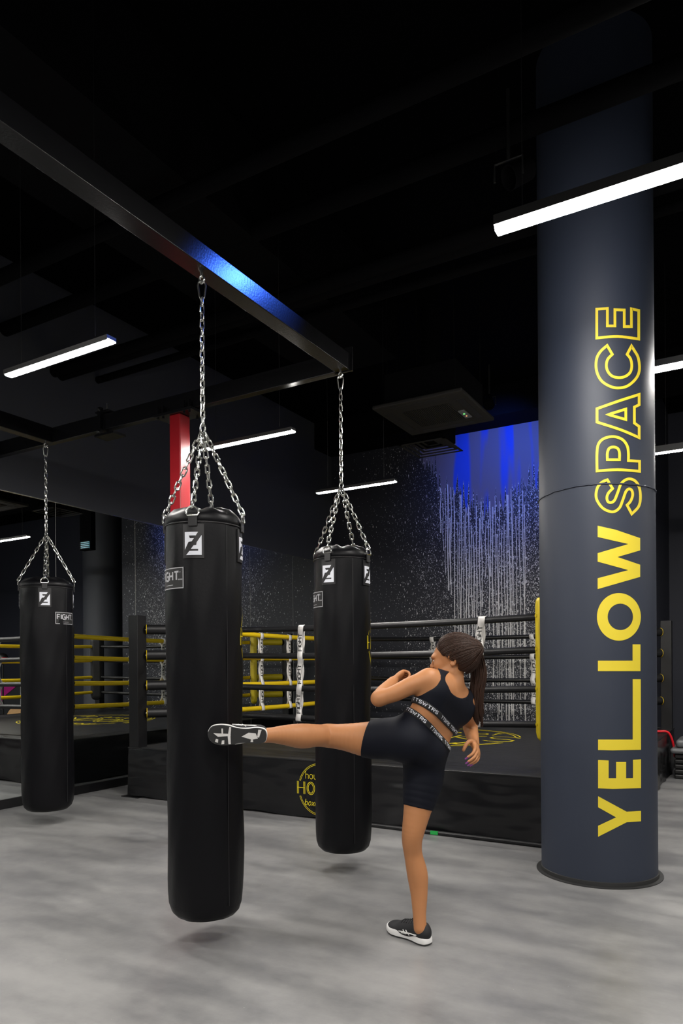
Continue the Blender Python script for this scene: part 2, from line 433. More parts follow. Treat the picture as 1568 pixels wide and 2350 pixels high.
# paint drips down the back wall
dr = MB(); random.seed(3)
px = 1006.
while px < 1203:
    px += random.uniform(3.8, 8.2)
    c = (px - 1110) / 95
    top = 1075 + random.uniform(-35, 40) + (60 if abs(c) < .5 else 0) - 30 * abs(c)
    if px < 1040: bot = 1180 + (px - 1004) * 6.5 + random.uniform(-20, 30)
    elif px < 1100: bot = random.choice((1500, 1560, 1590, 1540, 1470)) + random.uniform(-30, 30)
    elif px < 1132: bot = random.choice((1250, 1330, 1420, 1560)) + random.uniform(-30, 30)
    else: bot = random.choice((1655, 1668, 1640, 1662, 1500))
    a = on_y(px, top, YB); a.z = min(a.z, 3.50 + (a.x + 3.22)**2 * .75 + random.uniform(-.45, .12)); b = on_y(px, bot, YB); n = 26; wd = random.uniform(.0042, .0085); sway = random.uniform(-.03, .03) * (a.z - b.z) / 3
    xs = []
    x = a.x; ph = random.uniform(0, 6)
    for i in range(n + 1):
        tt = i / n
        xs.append((a.x + sway * tt + .006 * math.sin(ph + tt * 9) + random.uniform(-.0015, .0015), a.z + (b.z - a.z) * tt))
    vs = []; fs = []
    for i, (x, z) in enumerate(xs):
        ww = wd * (1.0 + random.uniform(-.2, .2)) * (1.35 if i >= n - 1 else 1)
        vs += [(x - ww, YB - .0005, z), (x, YB - .004, z), (x + ww, YB - .0005, z)]
        if i: j = 3 * i; fs += [(j - 3, j - 2, j + 1, j), (j - 2, j - 1, j + 2, j + 1)]
    dr.add(vs, fs)
obj('paint_drips', dr, M['drip'], wb)
# mirror panels
sy = 5.554; k = 0
for i in range(-6, 5):
    a, b = sy + (i - 1) * 1.013, sy + i * 1.013
    if b > YB - .2: b = YB
    if a >= YB - .05 or b < 1.5: continue
    k += 1
    o = obj('mirror', MB().box((XM - .011, a + .0025, .085), (XM, b - .0025, 2.845)), M['mirror'], smooth=False)
    tag(o, 'tall wall mirror panel, %s' % ['nearest the camera, outside the picture', 'second from the camera, outside the picture', 'just outside the left edge of the picture', 'at the left edge, left of the chain of the leftmost bag', 'between the chain of the leftmost bag and the ring corner post', 'just right of the ring corner post, left of the front bag', 'mostly hidden behind the front bag, its right strip densely spattered', 'between the two thin joints right of the front bag', 'last one, ending behind the bag by the ring'][min(k - 1, 8)], 'mirror', 'mirror panels along the left wall')
sm_ = MB()
for i in range(-3, 5):
    if sy + i * 1.013 < YB: sm_.box((XM - .011, sy + i * 1.013 - .002, .085), (XM - .001, sy + i * 1.013 + .002, 2.845))
struct('trim_4', sm_, M['seam'])
obj_ = struct('baseboard_left', MB().box((XM - .011, -4.6, 0), (XM + .014, YB, .085), .003), M['post_black'])
struct('trim_3', MB().box((XM - .011, -4.6, 2.845), (XM + .006, YB, 2.853)), M['chrome'])

# ================================================================== STEEL BAG FRAME
fr = empty('bag_frame', (-3.67, 3.88, 0), 'black steel beam frame on a red post that the punching bags hang from', 'frame')
obj('crossbeam', MB().box((-2.278, -1.5, 3.1), (-2.182, 3.868, 3.205), .004), M['steel_black'], fr)
obj('crossbeam', MB().box((-5.82, 3.842, 3.1), (-2.25, 3.90, 3.222), .004), M['steel_black'], fr)
obj('crossbeam', MB().box((-5.05, -1.5, 3.1), (-4.965, 3.842, 3.222), .004), M['steel_black'], fr)
ep = MB().box((-2.29, 3.862, 3.095), (-2.165, 3.875, 3.245)); obj('end_plate', ep, M['steel_black'], fr)
po = obj('post', MB().box((-3.657, 3.82, 0), (-3.553, 3.925, 3.075), .008), M['red'], fr); po['label'] = 'bright red square steel post'
obj('top_plate', MB().box((-3.79, 3.80, 3.075), (-3.43, 3.97, 3.098), .002), M['steel_black'], po)
for bx in (-3.76, -3.71, -3.51, -3.46):
    for by in (3.815, 3.955): obj('bolt', MB().tube([(bx, by, 3.06), (bx, by, 3.15)], .009, 6), M['steel_black'], po)
cl = MB().box((-4.40, 3.815, 3.06), (-4.37, 3.845, 3.27)).box((-4.40, 3.90, 3.06), (-4.37, 3.93, 3.27)).box((-4.43, 3.81, 3.045), (-4.22, 3.935, 3.062))
cl.box((-4.42, 3.81, 3.226), (-4.28, 3.93, 3.236))
obj('clamp', cl, M['steel_black'], fr)
for bz in (3.075, 3.25): obj('clamp_bolt', MB().tube([(-4.385, 3.80, bz), (-4.385, 3.94, bz)], .010, 6), M['chrome'], fr)
obj('clamp_bolt', MB().tube([(-4.30, 3.82, 3.235), (-4.30, 3.82, 3.285)], .006, 6), M['chrome'], fr)

# ================================================================== LED LIGHTS
def led(x0, y, label, L=.985, z=3.2, x1=None, deep=False):
    x1 = x1 or x0 + L
    t = empty('linear_light', ((x0 + x1) / 2, y, z), label, 'light', 'linear lights hung in rows from the ceiling')
    ws = 1. if z > 3.1 else .8
    dz = .022 if deep else .012; hb = .022 if deep else .025
    h = MB().box((x0, y - .038 * ws, z + dz), (x1, y + .038 * ws, z + .03 + .035 * ws * (z > 3.1)))
    if not deep: h.box((x0, y - .038 * ws, z + .004), (x1, y - .0345 * ws, z + .012)).box((x0, y + .0345 * ws, z + .004), (x1, y + .038 * ws, z + .012))
    obj('housing', h, M['housing'], t)
    xa, xb = x0 + .003, x1 - .003
    obj('diffuser', MB().add([(xa, y - .034 * ws, z + dz), (xa, y - hb * ws, z), (xa, y + hb * ws, z), (xa, y + .034 * ws, z + dz), (xb, y - .034 * ws, z + dz), (xb, y - hb * ws, z), (xb, y + hb * ws, z), (xb, y + .034 * ws, z + dz)],
        [(0, 1, 5, 4), (1, 2, 6, 5), (2, 3, 7, 6), (0, 3, 2, 1), (4, 5, 6, 7)]), M['led'], t, smooth=False)
    for cx in (x0 + .12, x1 - .12):
        obj('cable', MB().tube([(cx, y, z + .06), (cx, y, ZC)], .0016, 5), M['housing'], t)
T_ = .852; ZL = CAM_H + 1.93 * T_      # the three bars over the bags hang a little lower
led(-4.30 * T_, 2.985 * T_, 'thin glowing light bar upper left, above the leftmost bag', .985 * T_, ZL)
led(-4.285 * T_, 4.912 * T_, 'glowing light bar right of the red post, behind the front bag chains', .97 * T_, ZL)
led(-4.295 * T_, 6.835 * T_, 'glowing light bar crossing the chain of the bag by the ring', .985 * T_, ZL)
led(-1.005, 3.126, 'large glowing light bar at upper right, in front of the blue column', deep=True)
led(-1.005, 5.158, 'higher of the two light bars right of the column', deep=True)
led(-.84, 7.2, 'lower of the two light bars right of the column')
for x in (-4.3, -1.0, 2.3):
    for y in (1.05, -.9, -2.9): led(x, y, 'light bar of the same rows, over the floor behind the camera')
for y in (3.126, 5.158, 7.2): led(2.3, y, 'light bar of the row right of the picture, past the column')

# ================================================================== CEILING SERVICES
def pipe(a, b, r, label):
    tag(obj('ceiling_pipe', MB().tube([a, b], r, 16), M['duct']), label, 'pipe', 'black pipes under the ceiling')
for (pa, pb, z, r, lb) in [
    ((700, 683), (1087, 560), 4.1, .055, 'black pipe under the ceiling above the cassette air conditioner'),
    ((20, 628), (230, 535), 4.1, .05, 'black pipe under the ceiling left of the bag chains, upper one'),
    ((300, 800), (450, 745), 4.1, .05, 'black pipe under the ceiling behind the front bag chain'),
    ((300, 850), (450, 805), 4.2, .035, 'thinner black pipe under the ceiling below its neighbour, left of the front bag chain'),
    ((1100, 330), (1500, 180), 4.3, .06, 'black pipe under the ceiling above the big light bar')]:
    q = on_z(*pa, z); q2 = on_z(*pb, z); y = (q.y + q2.y) / 2
    if y > 9.4: y = 9.2
    pipe((XM + .004, y, z), (5.5, y, z), r, lb)
# cassette air conditioner
ax0, ax1, ay0, ay1, az = -2.91, -2.08, 5.54, 6.38, 3.5
ac = empty('air_conditioner', ((ax0 + ax1) / 2, (ay0 + ay1) / 2, az), 'square black ceiling cassette air conditioner with a green indicator', 'air conditioner')
obj('casing', MB().box((ax0 + .08, ay0 + .08, az + .03), (ax1 - .08, ay1 - .08, az + .32), .01), M['duct'], ac)
obj('fascia', MB().box((ax0, ay0, az), (ax1, ay1, az + .035), .012), M['acbody'], ac)
g = MB(); gx0, gx1, gy0, gy1 = ax0 + .2, ax1 - .2, ay0 + .2, ay1 - .2
for i in range(26):
    x = gx0 + (gx1 - gx0) * i / 25; g.box((x - .004, gy0, az - .006), (x + .004, gy1, az + .002))
obj('intake_grille', g, M['acbody'], ac)
obj('grille_backing', MB().box((gx0, gy0, az - .0015), (gx1, gy1, az + .004)), M['acdark'], ac)
for (a, b, c, d) in ((ax0 + .16, ay0 + .05, ax1 - .16, ay0 + .11), (ax0 + .16, ay1 - .11, ax1 - .16, ay1 - .05), (ax0 + .05, ay0 + .16, ax0 + .11, ay1 - .16), (ax1 - .11, ay0 + .16, ax1 - .05, ay1 - .16)):
    obj('air_flap', MB().box((a, b, az - .003), (c, d, az + .003), .002), M['acdark'], ac)
ip = obj('indicator_panel', MB().box((ax1 - .195, ay0 + .42, az - .008), (ax1 - .135, ay0 + .62, az + .002), .002), M['greyplastic'], ac)
obj('indicator', MB().tube([(ax1 - .165, ay0 + .50, az - .011), (ax1 - .165, ay0 + .50, az - .004)], .009, 10), M['green_led'], ip)
obj('indicator', MB().tube([(ax1 - .165, ay0 + .56, az - .011), (ax1 - .165, ay0 + .56, az - .004)], .007, 10), M['orange_led'], ip)
for (hx, hy) in ((ax0 + .1, ay0 + .1), (ax1 - .1, ay0 + .1), (ax0 + .1, ay1 - .1), (ax1 - .1, ay1 - .1)): obj('hanger_rod', MB().tube([(hx, hy, az + .3), (hx, hy, ZC)], .005, 6), M['duct'], ac)
# square diffuser
vx0, vx1, vy0, vy1 = -3.16, -2.66, 6.6, 7.12
vt = empty('ceiling_vent', ((vx0 + vx1) / 2, (vy0 + vy1) / 2, az), 'small square black ceiling air diffuser beside the air conditioner', 'vent')
vm = MB()
for i in range(5):
    e = i * .042; z = az + i * .014
    for (a, b) in (((vx0 + e, vy0 + e), (vx1 - e, vy0 + e + .026)), ((vx0 + e, vy1 - e - .026), (vx1 - e, vy1 - e)), ((vx0 + e, vy0 + e), (vx0 + e + .026, vy1 - e)), ((vx1 - e - .026, vy0 + e), (vx1 - e, vy1 - e))):
        vm.box((*a, z), (*b, z + .006))
obj('louvres', vm, M['acbody'], vt)
obj('plenum', MB().box((vx0 + .06, vy0 + .06, az + .07), (vx1 - .06, vy1 - .06, az + .32), .006), M['duct'], vt)
obj('duct_pipe', MB().tube([((vx0 + vx1) / 2, (vy0 + vy1) / 2, az + .3), ((vx0 + vx1) / 2, (vy0 + vy1) / 2, ZC)], .1, 20), M['duct'], vt)
# stage spots throwing blue light
def spot_can(loc, target, label, power, size, blend=.5, rad=.04):
    loc, target = Vector(loc), Vector(target); d = (target - loc).normalized()
    t = empty('spotlight', loc, label, 'spotlight', 'black spotlights with blue light')
    obj('can', MB().tube([loc - d * .16, loc - d * .15, loc - d * .01, loc], [.03, .055, .062, .064], 20, caps=False), M['duct'], t, thick=.004)
    obj('yoke', MB().tube([(loc.x - .08, loc.y, loc.z), (loc.x - .08, loc.y, loc.z + .1), (loc.x + .08, loc.y, loc.z + .1), (loc.x + .08, loc.y, loc.z)], .007, 8).tube([(loc.x, loc.y, loc.z + .1), (loc.x, loc.y, min(ZC, loc.z + .5))], .01, 8), M['housing'], t)
    L = bpy.data.lights.new('blue_lamp', 'SPOT'); L.energy = power; L.color = (.05, .16, 1); L.spot_size = math.radians(size); L.spot_blend = blend; L.shadow_soft_size = rad
    lo = bpy.data.objects.new('blue_lamp', L); COL.objects.link(lo); lo.parent = t; lo.location = d * .01
    lo.rotation_euler = d.to_track_quat('-Z', 'Y').to_euler()
spot_can((-2.8, 8.4, 4.4), (-3.0, YB, 3.95), 'black spotlight under the ceiling washing the spattered wall blue', BLUE_WALL_W, 100, .8)
spot_can((-1.195, 3.95, 4.0), (-2.2, 2.95, 3.17), 'black spotlight high beside the column aimed at the steel beam', BLUE_BEAM_W, 27, 1., .04)
# cyan louvre seen in the mirror
cv = empty('lit_vent', (-1.58, 8.5, 3.37), 'small louvred panel glowing cyan, seen high in the left mirror', 'vent')
obj('glow_panel', MB().box((-1.68, 8.44, 3.31), (-1.48, 8.46, 3.43)), M['cyan_led'], cv)
cs = MB()
for i in range(5): cs.box((-1.70, 8.42, 3.305 + i * .03), (-1.46, 8.44, 3.317 + i * .03))
obj('slats', cs, M['acdark'], cv)
obj('housing', MB().box((-1.72, 8.46, 3.29), (-1.44, 8.56, ZC)), M['duct'], cv)

# ================================================================== BLUE COLUMN WITH LETTERING
CX, CY, CR = -.847, 4.536, .334
co = empty('column', (CX, CY, 0), 'thick round dark blue column with large yellow YELLOW SPACE lettering', 'column')
obj('shaft', MB().lathe([(CR - .004, .0), (CR - .004, .028), (CR, .03), (CR, 2.272), (CR - .001, 2.278), (CR - .001, ZC)], (CX, CY), 128), M['column'], co)
SR = .364
obj('base_skirt', MB().lathe([(CR, .03), (CR + .006, .028), (CR + .007, .006), (SR, .005), (SR, 0)], (CX, CY), 96), M['sole'], co)
sm = MB(); pts = []
for k in range(160):
    a = 2 * math.pi * k / 160; pts.append((CX + (CR + .001) * math.cos(a), CY + (CR + .001) * math.sin(a), 2.275 + .004 * math.sin(a * 3) + random.uniform(-.002, .002)))
sm.tube(pts, .0055, 6, closed=True); obj('seam', sm, M['column'], co)
def colfn(px, py): return on_cyl(px, py, CX, CY, CR + .0016)
def K8(l): return [(1180 + x / 3.0928, 1200 + y / 3.0928) for x, y in l]
def K3(l): return [((1180 + q[0] / 3.3582, 600 + q[1] / 3.3582) + tuple(q[2:])) for q in l]
sol = [
 [K8([(597, 1940), (800, 2050), (902, 2044), (902, 2118), (800, 2125), (597, 2228), (597, 2150), (725, 2090), (597, 2018)])],
 [K8([(597, 1683), (672, 1686), (672, 1812), (725, 1812), (725, 1697), (796, 1697), (796, 1812), (845, 1811), (845, 1682), (902, 1678), (902, 1883), (700, 1888), (597, 1884)])],
 [K8([(597, 1538), (843, 1538), (843, 1110), (900, 1110), (902, 1610), (700, 1615), (597, 1612)])],
 [K8([(596, 978), (842, 978), (842, 862), (898, 862), (898, 1052), (596, 1052)])],
 [K8(arc(745, 667, 156, 169, 0, 354, 59)), K8(arc(755, 667, 90, 94, 0, 350, 35))],
 [K8([(594, 20), (720, 48), (896, 108), (896, 195), (735, 242), (896, 297), (896, 383), (594, 470), (594, 393), (812, 335), (594, 275), (594, 215), (812, 150), (594, 100)])]]
lt = MB()
for lp in sol: lt.fill(lp, colfn, 14, 0)
obj('solid_lettering', lt, M['yellow_print'], co, smooth=True, angle=60)
c = 'c'
outl = [
 [(638, 368, c), (720, 362, c), (720, 497, c), (778, 497, c), (778, 372, c), (850, 374, c), (850, 502, c), (905, 502, c), (905, 365, c), (962, 378, c), (962, 598, c), (800, 578), (638, 590, c)],
 [(718, 648, c), (670, 690), (640, 740), (632, 805), (645, 870), (680, 925), (740, 962), (800, 975), (870, 962), (930, 915), (962, 860), (967, 800), (955, 735), (930, 690), (906, 652, c), (872, 716, c), (898, 750), (908, 800), (898, 850), (865, 882), (815, 896), (760, 885), (725, 850), (712, 805), (722, 755), (758, 716, c)],
 [(965, 1025, c), (965, 1105, c), (928, 1122, c), (928, 1245, c), (965, 1272, c), (965, 1358, c), (830, 1300), (640, 1238, c), (640, 1135, c), (800, 1078)],
 [(725, 1180, c), (862, 1138, c), (862, 1218, c)],
 [(640, 1615, c), (640, 1470), (655, 1400), (700, 1362), (770, 1350), (835, 1372), (872, 1420), (882, 1475), (882, 1535, c), (968, 1540, c), (968, 1617, c), (800, 1605)],
 [(720, 1528, c), (720, 1475), (735, 1440), (768, 1430), (800, 1442), (813, 1475), (813, 1528, c)],
 [(720, 1683, c), (760, 1750, c), (728, 1785), (716, 1820), (724, 1850), (748, 1858), (775, 1840), (800, 1780), (828, 1710), (880, 1676), (932, 1690), (965, 1740), (975, 1820), (960, 1890), (908, 1945, c), (872, 1878, c), (900, 1845), (915, 1800), (908, 1765), (886, 1753), (862, 1775), (840, 1835), (812, 1900), (760, 1930), (690, 1905), (645, 1850), (632, 1800), (645, 1740), (680, 1700)]]
lo_ = MB()
for lp in outl: lo_.ribbon(bezier_pts(K3(lp), 5, True), 6.2, colfn, closed=True)
obj('outlined_lettering', lo_, M['yellow_print'], co)

# second column, behind the ring, seen in the mirror
tag(obj('column', MB().lathe([(.4, 0), (.4, ZC)], (.5, 10.65), 64), M['wall']), 'plain round dark column in the far recess, seen in the left mirror', 'column')

# ================================================================== BOXING RING
RX0, RX1, RY0, RY1, RZ = -5.30, -.87, 4.945, 9.36, .475
ring = empty('boxing_ring', ((RX0 + RX1) / 2, (RY0 + RY1) / 2, 0), 'raised boxing ring with black canvas, black and yellow ropes and white straps', 'boxing ring')
sk = MB()
def skirt_side(a, b, inn):
    "hanging sheet with folds, from the platform edge to the floor"
    a, b = Vector(a), Vector(b); n = 60; m = 10; L = (b - a).length; nrm = Vector(inn)
    vs = []; fs = []
    for j in range(m + 1):
        tz = j / m
        for i in range(n + 1):
            u = i / n; p = a.lerp(b, u)
            wob = (.010 * math.sin(u * L * 5.1 + 1.3) + .007 * math.sin(u * L * 11.7 + tz * 2) + .006 * math.sin(u * L * 23 - tz * 3)) * (1 - tz)**1.3
            z = .012 + (RZ - .012) * tz + (.008 * math.sin(u * L * 9) if j == 0 else 0)
            vs.append(p - nrm * (wob * .8 + .010 * (1 - tz)) + Vector((0, 0, z)))
    for j in range(m):
        for i in range(n): k = j * (n + 1) + i; fs.append((k, k + 1, k + n + 2, k + n + 1))
    sk.add(vs, fs)
skirt_side((RX0, RY0, 0), (RX1, RY0, 0), (0, 1, 0)); skirt_side((RX1, RY0, 0), (RX1, RY1, 0), (-1, 0, 0))
skirt_side((RX1, RY1, 0), (RX0, RY1, 0), (0, -1, 0)); skirt_side((RX0, RY1, 0), (RX0, RY0, 0), (1, 0, 0))
so = obj('skirt', sk, M['skirt'], ring, angle=80)
obj('platform', MB().box((RX0 + .04, RY0 + .04, 0.002), (RX1 - .04, RY1 - .04, RZ - .02)), M['blackplastic'], ring)
cvm = MB(); n = 40; vs = []; fs = []
for j in range(n + 1):
    for i in range(n + 1):
        x = RX0 + (RX1 - RX0) * i / n; y = RY0 + (RY1 - RY0) * j / n
        e = min(i, j, n - i, n - j); vs.append((x, y, RZ + (.004 if e > 0 else .0) + (random.uniform(-.001, .001) if e > 0 else 0)))
for j in range(n):
    for i in range(n): k = j * (n + 1) + i; fs.append((k, k + 1, k + n + 2, k + n + 1))
cvm.add(vs, fs); can = obj('canvas', cvm, M['canvas'], ring, angle=60)
obj('edge_piping', MB().tube([(RX0, RY0, RZ), (RX1, RY0, RZ), (RX1, RY1, RZ), (RX0, RY1, RZ)], .007, 8, closed=True), M['pad_black'], ring)
lg = MB(); hooks_logo(lg, lambda u, v: (-3.10 + u, 7.2 + v, RZ + .0062), .96); obj('floor_emblem', lg, M['logo_yellow'], can)
q = on_y(741, 1811, RY0)
lg = MB(); hooks_logo(lg, lambda u, v: (q.x + u, RY0 - .036, q.z + v), .213)
obj('skirt_emblem', lg, M['logo_yellow'], so)
g1 = on_z(1013, 1908, .0)
obj('tag', MB().box((g1.x - .03, RY0 - .05, .004), (g1.x + .03, RY0 - .03, .03)), M['green'], ring)
obj('hem_roll', MB().tube([(-3.0, RY0 - .03, .016), (-2.2, RY0 - .034, .016), (-1.3, RY0 - .03, .017), (RX1, RY0 - .03, .016)], .016, 10), M['pad_black'], ring)
POST = {'FL': (-5.235, 5.01), 'FR': (-.94, 5.01), 'BL': (-5.235, 9.30), 'BR': (-.94, 9.30)}
IN = .42
RZS = [1.625, 1.375, 1.078, .808]
def inner(k, d=IN):
    x, y = POST[k]; return (x + (d if 'L' in k else -d), y + (d if 'F' in k else -d))
PADM = {'FL': M['pad_black'], 'BR': M['pad_black'], 'FR': M['yellow_pad'], 'BL': M['yellow_pad']}
for k, (x, y) in POST.items():
    pp = obj('corner_post', MB().box((x - .06, y - .06, 0.002 if k == 'FL' else .3), (x + .06, y + .06, 1.76), .004), M['post_black'], ring)
    if k == 'FL': obj('foot_plate', MB().box((x - .12, y - .11, 0), (x + .10, y + .10, .008)), M['post_black'], pp)
    ix, iy = inner(k); d = Vector((ix - x, iy - y, 0)).normalized()
    for z in RZS:
        a = Vector((x, y, z)) + d * .085; b = Vector((ix, iy, z)) - d * .03
        obj('turnbuckle_pad', MB().tube([a, a + d * .004, b - d * .004, b], [.044, .048, .048, .044], 20), PADM[k], pp)
        obj('eye_bolt', MB().tube([Vector((x, y, z)), a + d * .01], .012, 8), M['chrome'], pp)
        if k in ('FL', 'BR'):
            s0 = Vector((-d.y, d.x, 0)); obj('pad_trim', MB().tube([a + (s0 * math.cos(t_) + Vector((0, 0, 1)) * math.sin(t_)) * .046 for t_ in [2 * math.pi * i / 24 for i in range(24)]], .0035, 6, closed=True), M['yellow'], pp)
    # corner cushion: padded block across the corner
    cx_, cy2 = inner(k, {'BL': .37, 'FR': .42}.get(k, .46)); s = Vector((-d.y, d.x, 0)); c0 = Vector((cx_, cy2, 1.215))
    cm = MB(); secs = [(.665 - 1.215, .5, .6), (.70 - 1.215, .9, .9), (.75 - 1.215, 1, 1), (1.70 - 1.215, 1, 1), (1.745 - 1.215, .94, .94), (1.762 - 1.215, .8, .8)]
    out = [(-.105, -.03), (-.105, .02), (-.06, .06), (.06, .06), (.105, .02), (.105, -.03)]
    vs = []
    for (zz, a_, b_) in secs: vs += [c0 + s * (o[0] * a_) + d * (o[1] * b_) + Vector((0, 0, zz)) for o in out]
    fs = [(i * 6 + j, i * 6 + (j + 1) % 6, (i + 1) * 6 + (j + 1) % 6, (i + 1) * 6 + j) for i in range(len(secs) - 1) for j in range(6)]
    fs += [tuple(range(6))[::-1], tuple(range(len(secs) * 6 - 6, len(secs) * 6))]
    cc = obj('corner_cushion', cm.add(vs, fs), PADM[k], ring, angle=30, bev=.012)
    for z in RZS: obj('strap_tie', MB().tube([c0 + s * .11 + d * .0 + Vector((0, 0, z - 1.215)), c0 - s * .11 + Vector((0, 0, z - 1.215))], .014, 8), PADM[k], cc)
def rope(a, b, z, m, r=.027, sag=.028):
    pts = []
    for i in range(33):
        u = i / 32; pts.append((a[0] + (b[0] - a[0]) * u, a[1] + (b[1] - a[1]) * u, z - sag * 4 * u * (1 - u)))
    obj('rope', MB().tube(pts, r, 14), m, ring)
    return pts
SIDES = [('FL', 'FR', M['rope_black']), ('BL', 'BR', M['rope_black']), ('FL', 'BL', M['yellow']), ('FR', 'BR', M['yellow'])]
def sagz(a, b, z, u, sag=.028): return z - sag * 4 * u * (1 - u)
for (a, b, m) in SIDES:
    pa, pb = inner(a), inner(b)
    e_ = (Vector(pb) - Vector(pa)).normalized() * .12
    for z in RZS: rope(Vector(pa) - e_, Vector(pb) + e_, z, m)
def strap(side, u, flip=False, lean=0.):
    "webbing wound down over the four ropes; lettering on the outward face"
    pa, pb = Vector((*inner(side[0]), 0)), Vector((*inner(side[1]), 0)); dr_ = (pb - pa).normalized()
    base = pa.lerp(pb, u); out = Vector((dr_.y, -dr_.x, 0))
    mid = Vector(((RX0 + RX1) / 2, (RY0 + RY1) / 2, 0))
    if (base - mid).dot(out) < 0: out = -out
    zs = [sagz(0, 0, z, u) for z in RZS]; rr = .030
    def prof(z):
        "distance of the front face from the rope axis plane, and sideways drift"
        o = .004; s_ = 0
        for i, zz in enumerate(zs):
            dz = (z - zz)
            o = max(o, math.sqrt(max(0, rr * rr - dz * dz)) if abs(dz) < rr else 0, rr * math.exp(-(dz / .055)**2) * 1.0)
        ph = (zs[0] - z) / (zs[0] - zs[3]) * 3 * 2 * math.pi
        s_ = .012 * math.cos(ph + .3) + lean * (z - zs[0])
        return o + .003, s_
    for sg in (1, -1):
        vs = []; N = 90; hw = .0275
        for i in range(N + 1):
            z = zs[0] + rr + .002 + (zs[3] - zs[0] - 2 * rr - .004) * i / N
            o, s_ = prof(z)
            if i in (0, N): o = 0
            if sg < 0: s_ = -s_ * .8 + 2 * lean * (z - zs[0]) * .9
            c_ = base + out * (o * sg) + dr_ * s_ + Vector((0, 0, z)); vs += [c_ - dr_ * hw, c_ + dr_ * hw]
        st = obj('rope_strap', MB().add(vs, [(2 * i, 2 * i + 1, 2 * i + 3, 2 * i + 2) for i in range(N)]), M['strap'], ring, angle=80, thick=.002)
        if True:
            tx = MB()
            tdir = 1 if not flip else -1
            sx_ = dr_ if (out.cross(Vector((0, 0, 1)))).dot(dr_) < 0 else -dr_   # viewer's right, seen from outside
            vr = Vector((0, 0, 1)).cross(out); vr = vr if sg > 0 else -vr
            for i in range(3):
                zt, zb = zs[i] - .036, zs[i + 1] + .036; H = .036; L = text_w('FIGHT', .22) * H * 1.0; L_ = (zt - zb)
                kk = min(1.3, (L_ * .88) / L)
                def fn(u_, v_, zt=zt, zb=zb, kk=kk, L=L, H=H):
                    z = (zb + .01 + u_ * kk) if tdir > 0 else (zt - .01 - u_ * kk)
                    o, s_ = prof(z)
                    if sg < 0: s_ = -s_ * .8 + 2 * lean * (z - zs[0]) * .9
                    side_ = -(v_ - H / 2) if tdir > 0 else (v_ - H / 2)
                    return base + out * ((o + .0022) * sg) + dr_ * s_ + vr * side_ + Vector((0, 0, z))
                text(tx, 'FIGHT', 0, 0, H, .0068, fn, gap=.22)
            obj('lettering', tx, M['ink'], st)
def u_on(side, px, py, plane, val):
    q = (on_y if plane == 'y' else on_x)(px, py, val); a, b = inner(side[0]), inner(side[1]); i = 0 if plane == 'y' else 1
    return ((q.x if plane == 'y' else q.y) - a[i]) / (b[i] - a[i])
yf, yb_, xl = inner('FL')[1], inner('BL')[1], inner('FL')[0]
strap(('FL', 'FR'), u_on(('FL', 'FR'), 692, 1440, 'y', yf), lean=.04); strap(('FL', 'FR'), u_on(('FL', 'FR'), 1105, 1420, 'y', yf), lean=.05)
strap(('BL', 'BR'), u_on(('BL', 'BR'), 994, 1460, 'y', yb_), True); strap(('BL', 'BR'), u_on(('BL', 'BR'), 1223, 1460, 'y', yb_), True, -.02)
strap(('FL', 'BL'), u_on(('FL', 'BL'), 598, 1460, 'x', xl), True, -.015); strap(('FL', 'BL'), u_on(('FL', 'BL'), 663, 1460, 'x', xl), True)
strap(('FR', 'BR'), .35); strap(('FR', 'BR'), .68)
# red tube lying over the ring's right edge
tag(obj('red_tube', MB().tube(bezier_pts([(-1.08, 8.55, RZ + .02), (-.95, 8.6, RZ + .025), (-.86, 8.63, RZ + .012), (-.815, 8.66, .36), (-.80, 8.66, .22)], 6), .013, 10), M['red_tube']), 'bright red rubber tube hanging over the right edge of the boxing ring', 'tube')

# ================================================================== PUNCHING BAGS
def link_mesh(mb, c, ax, side, L=.036, W=.011, r=.0033):
    "one stadium-shaped chain link"
    ax, side = ax.normalized(), side.normalized(); pts = []
    h = L / 2 - W / 2
    for k in range(7): a = math.pi * k / 6; pts.append(c + ax * (h + math.sin(a) * W / 2 * 1.0) + side * (math.cos(a) * W / 2 * 1.25))
    for k in range(7): a = math.pi + math.pi * k / 6; pts.append(c + ax * (-h + math.sin(a) * W / 2) + side * (math.cos(a) * W / 2 * 1.25))
    mb.tube(pts, r, 7, closed=True)
def chain(a, b, L=.036, r=.0033, W=.014, tw=0.):
    a, b = Vector(a), Vector(b); d = b - a; n = max(2, round(d.length / (L - 2.1 * r))); pitch = d.length / n; ax = d.normalized()
    up = Vector((math.cos(tw), math.sin(tw), 0)); s1 = (up - ax * up.dot(ax)).normalized(); s2 = ax.cross(s1)
    mb = MB()
    for i in range(n):
        ang = .55 + (i % 2) * math.pi / 2 + random.uniform(-.12, .12)
        link_mesh(mb, a + ax * (pitch * (i + .5)), ax, s1 * math.cos(ang) + s2 * math.sin(ang), L=pitch + 2.1 * r, W=W, r=r)
    return mb
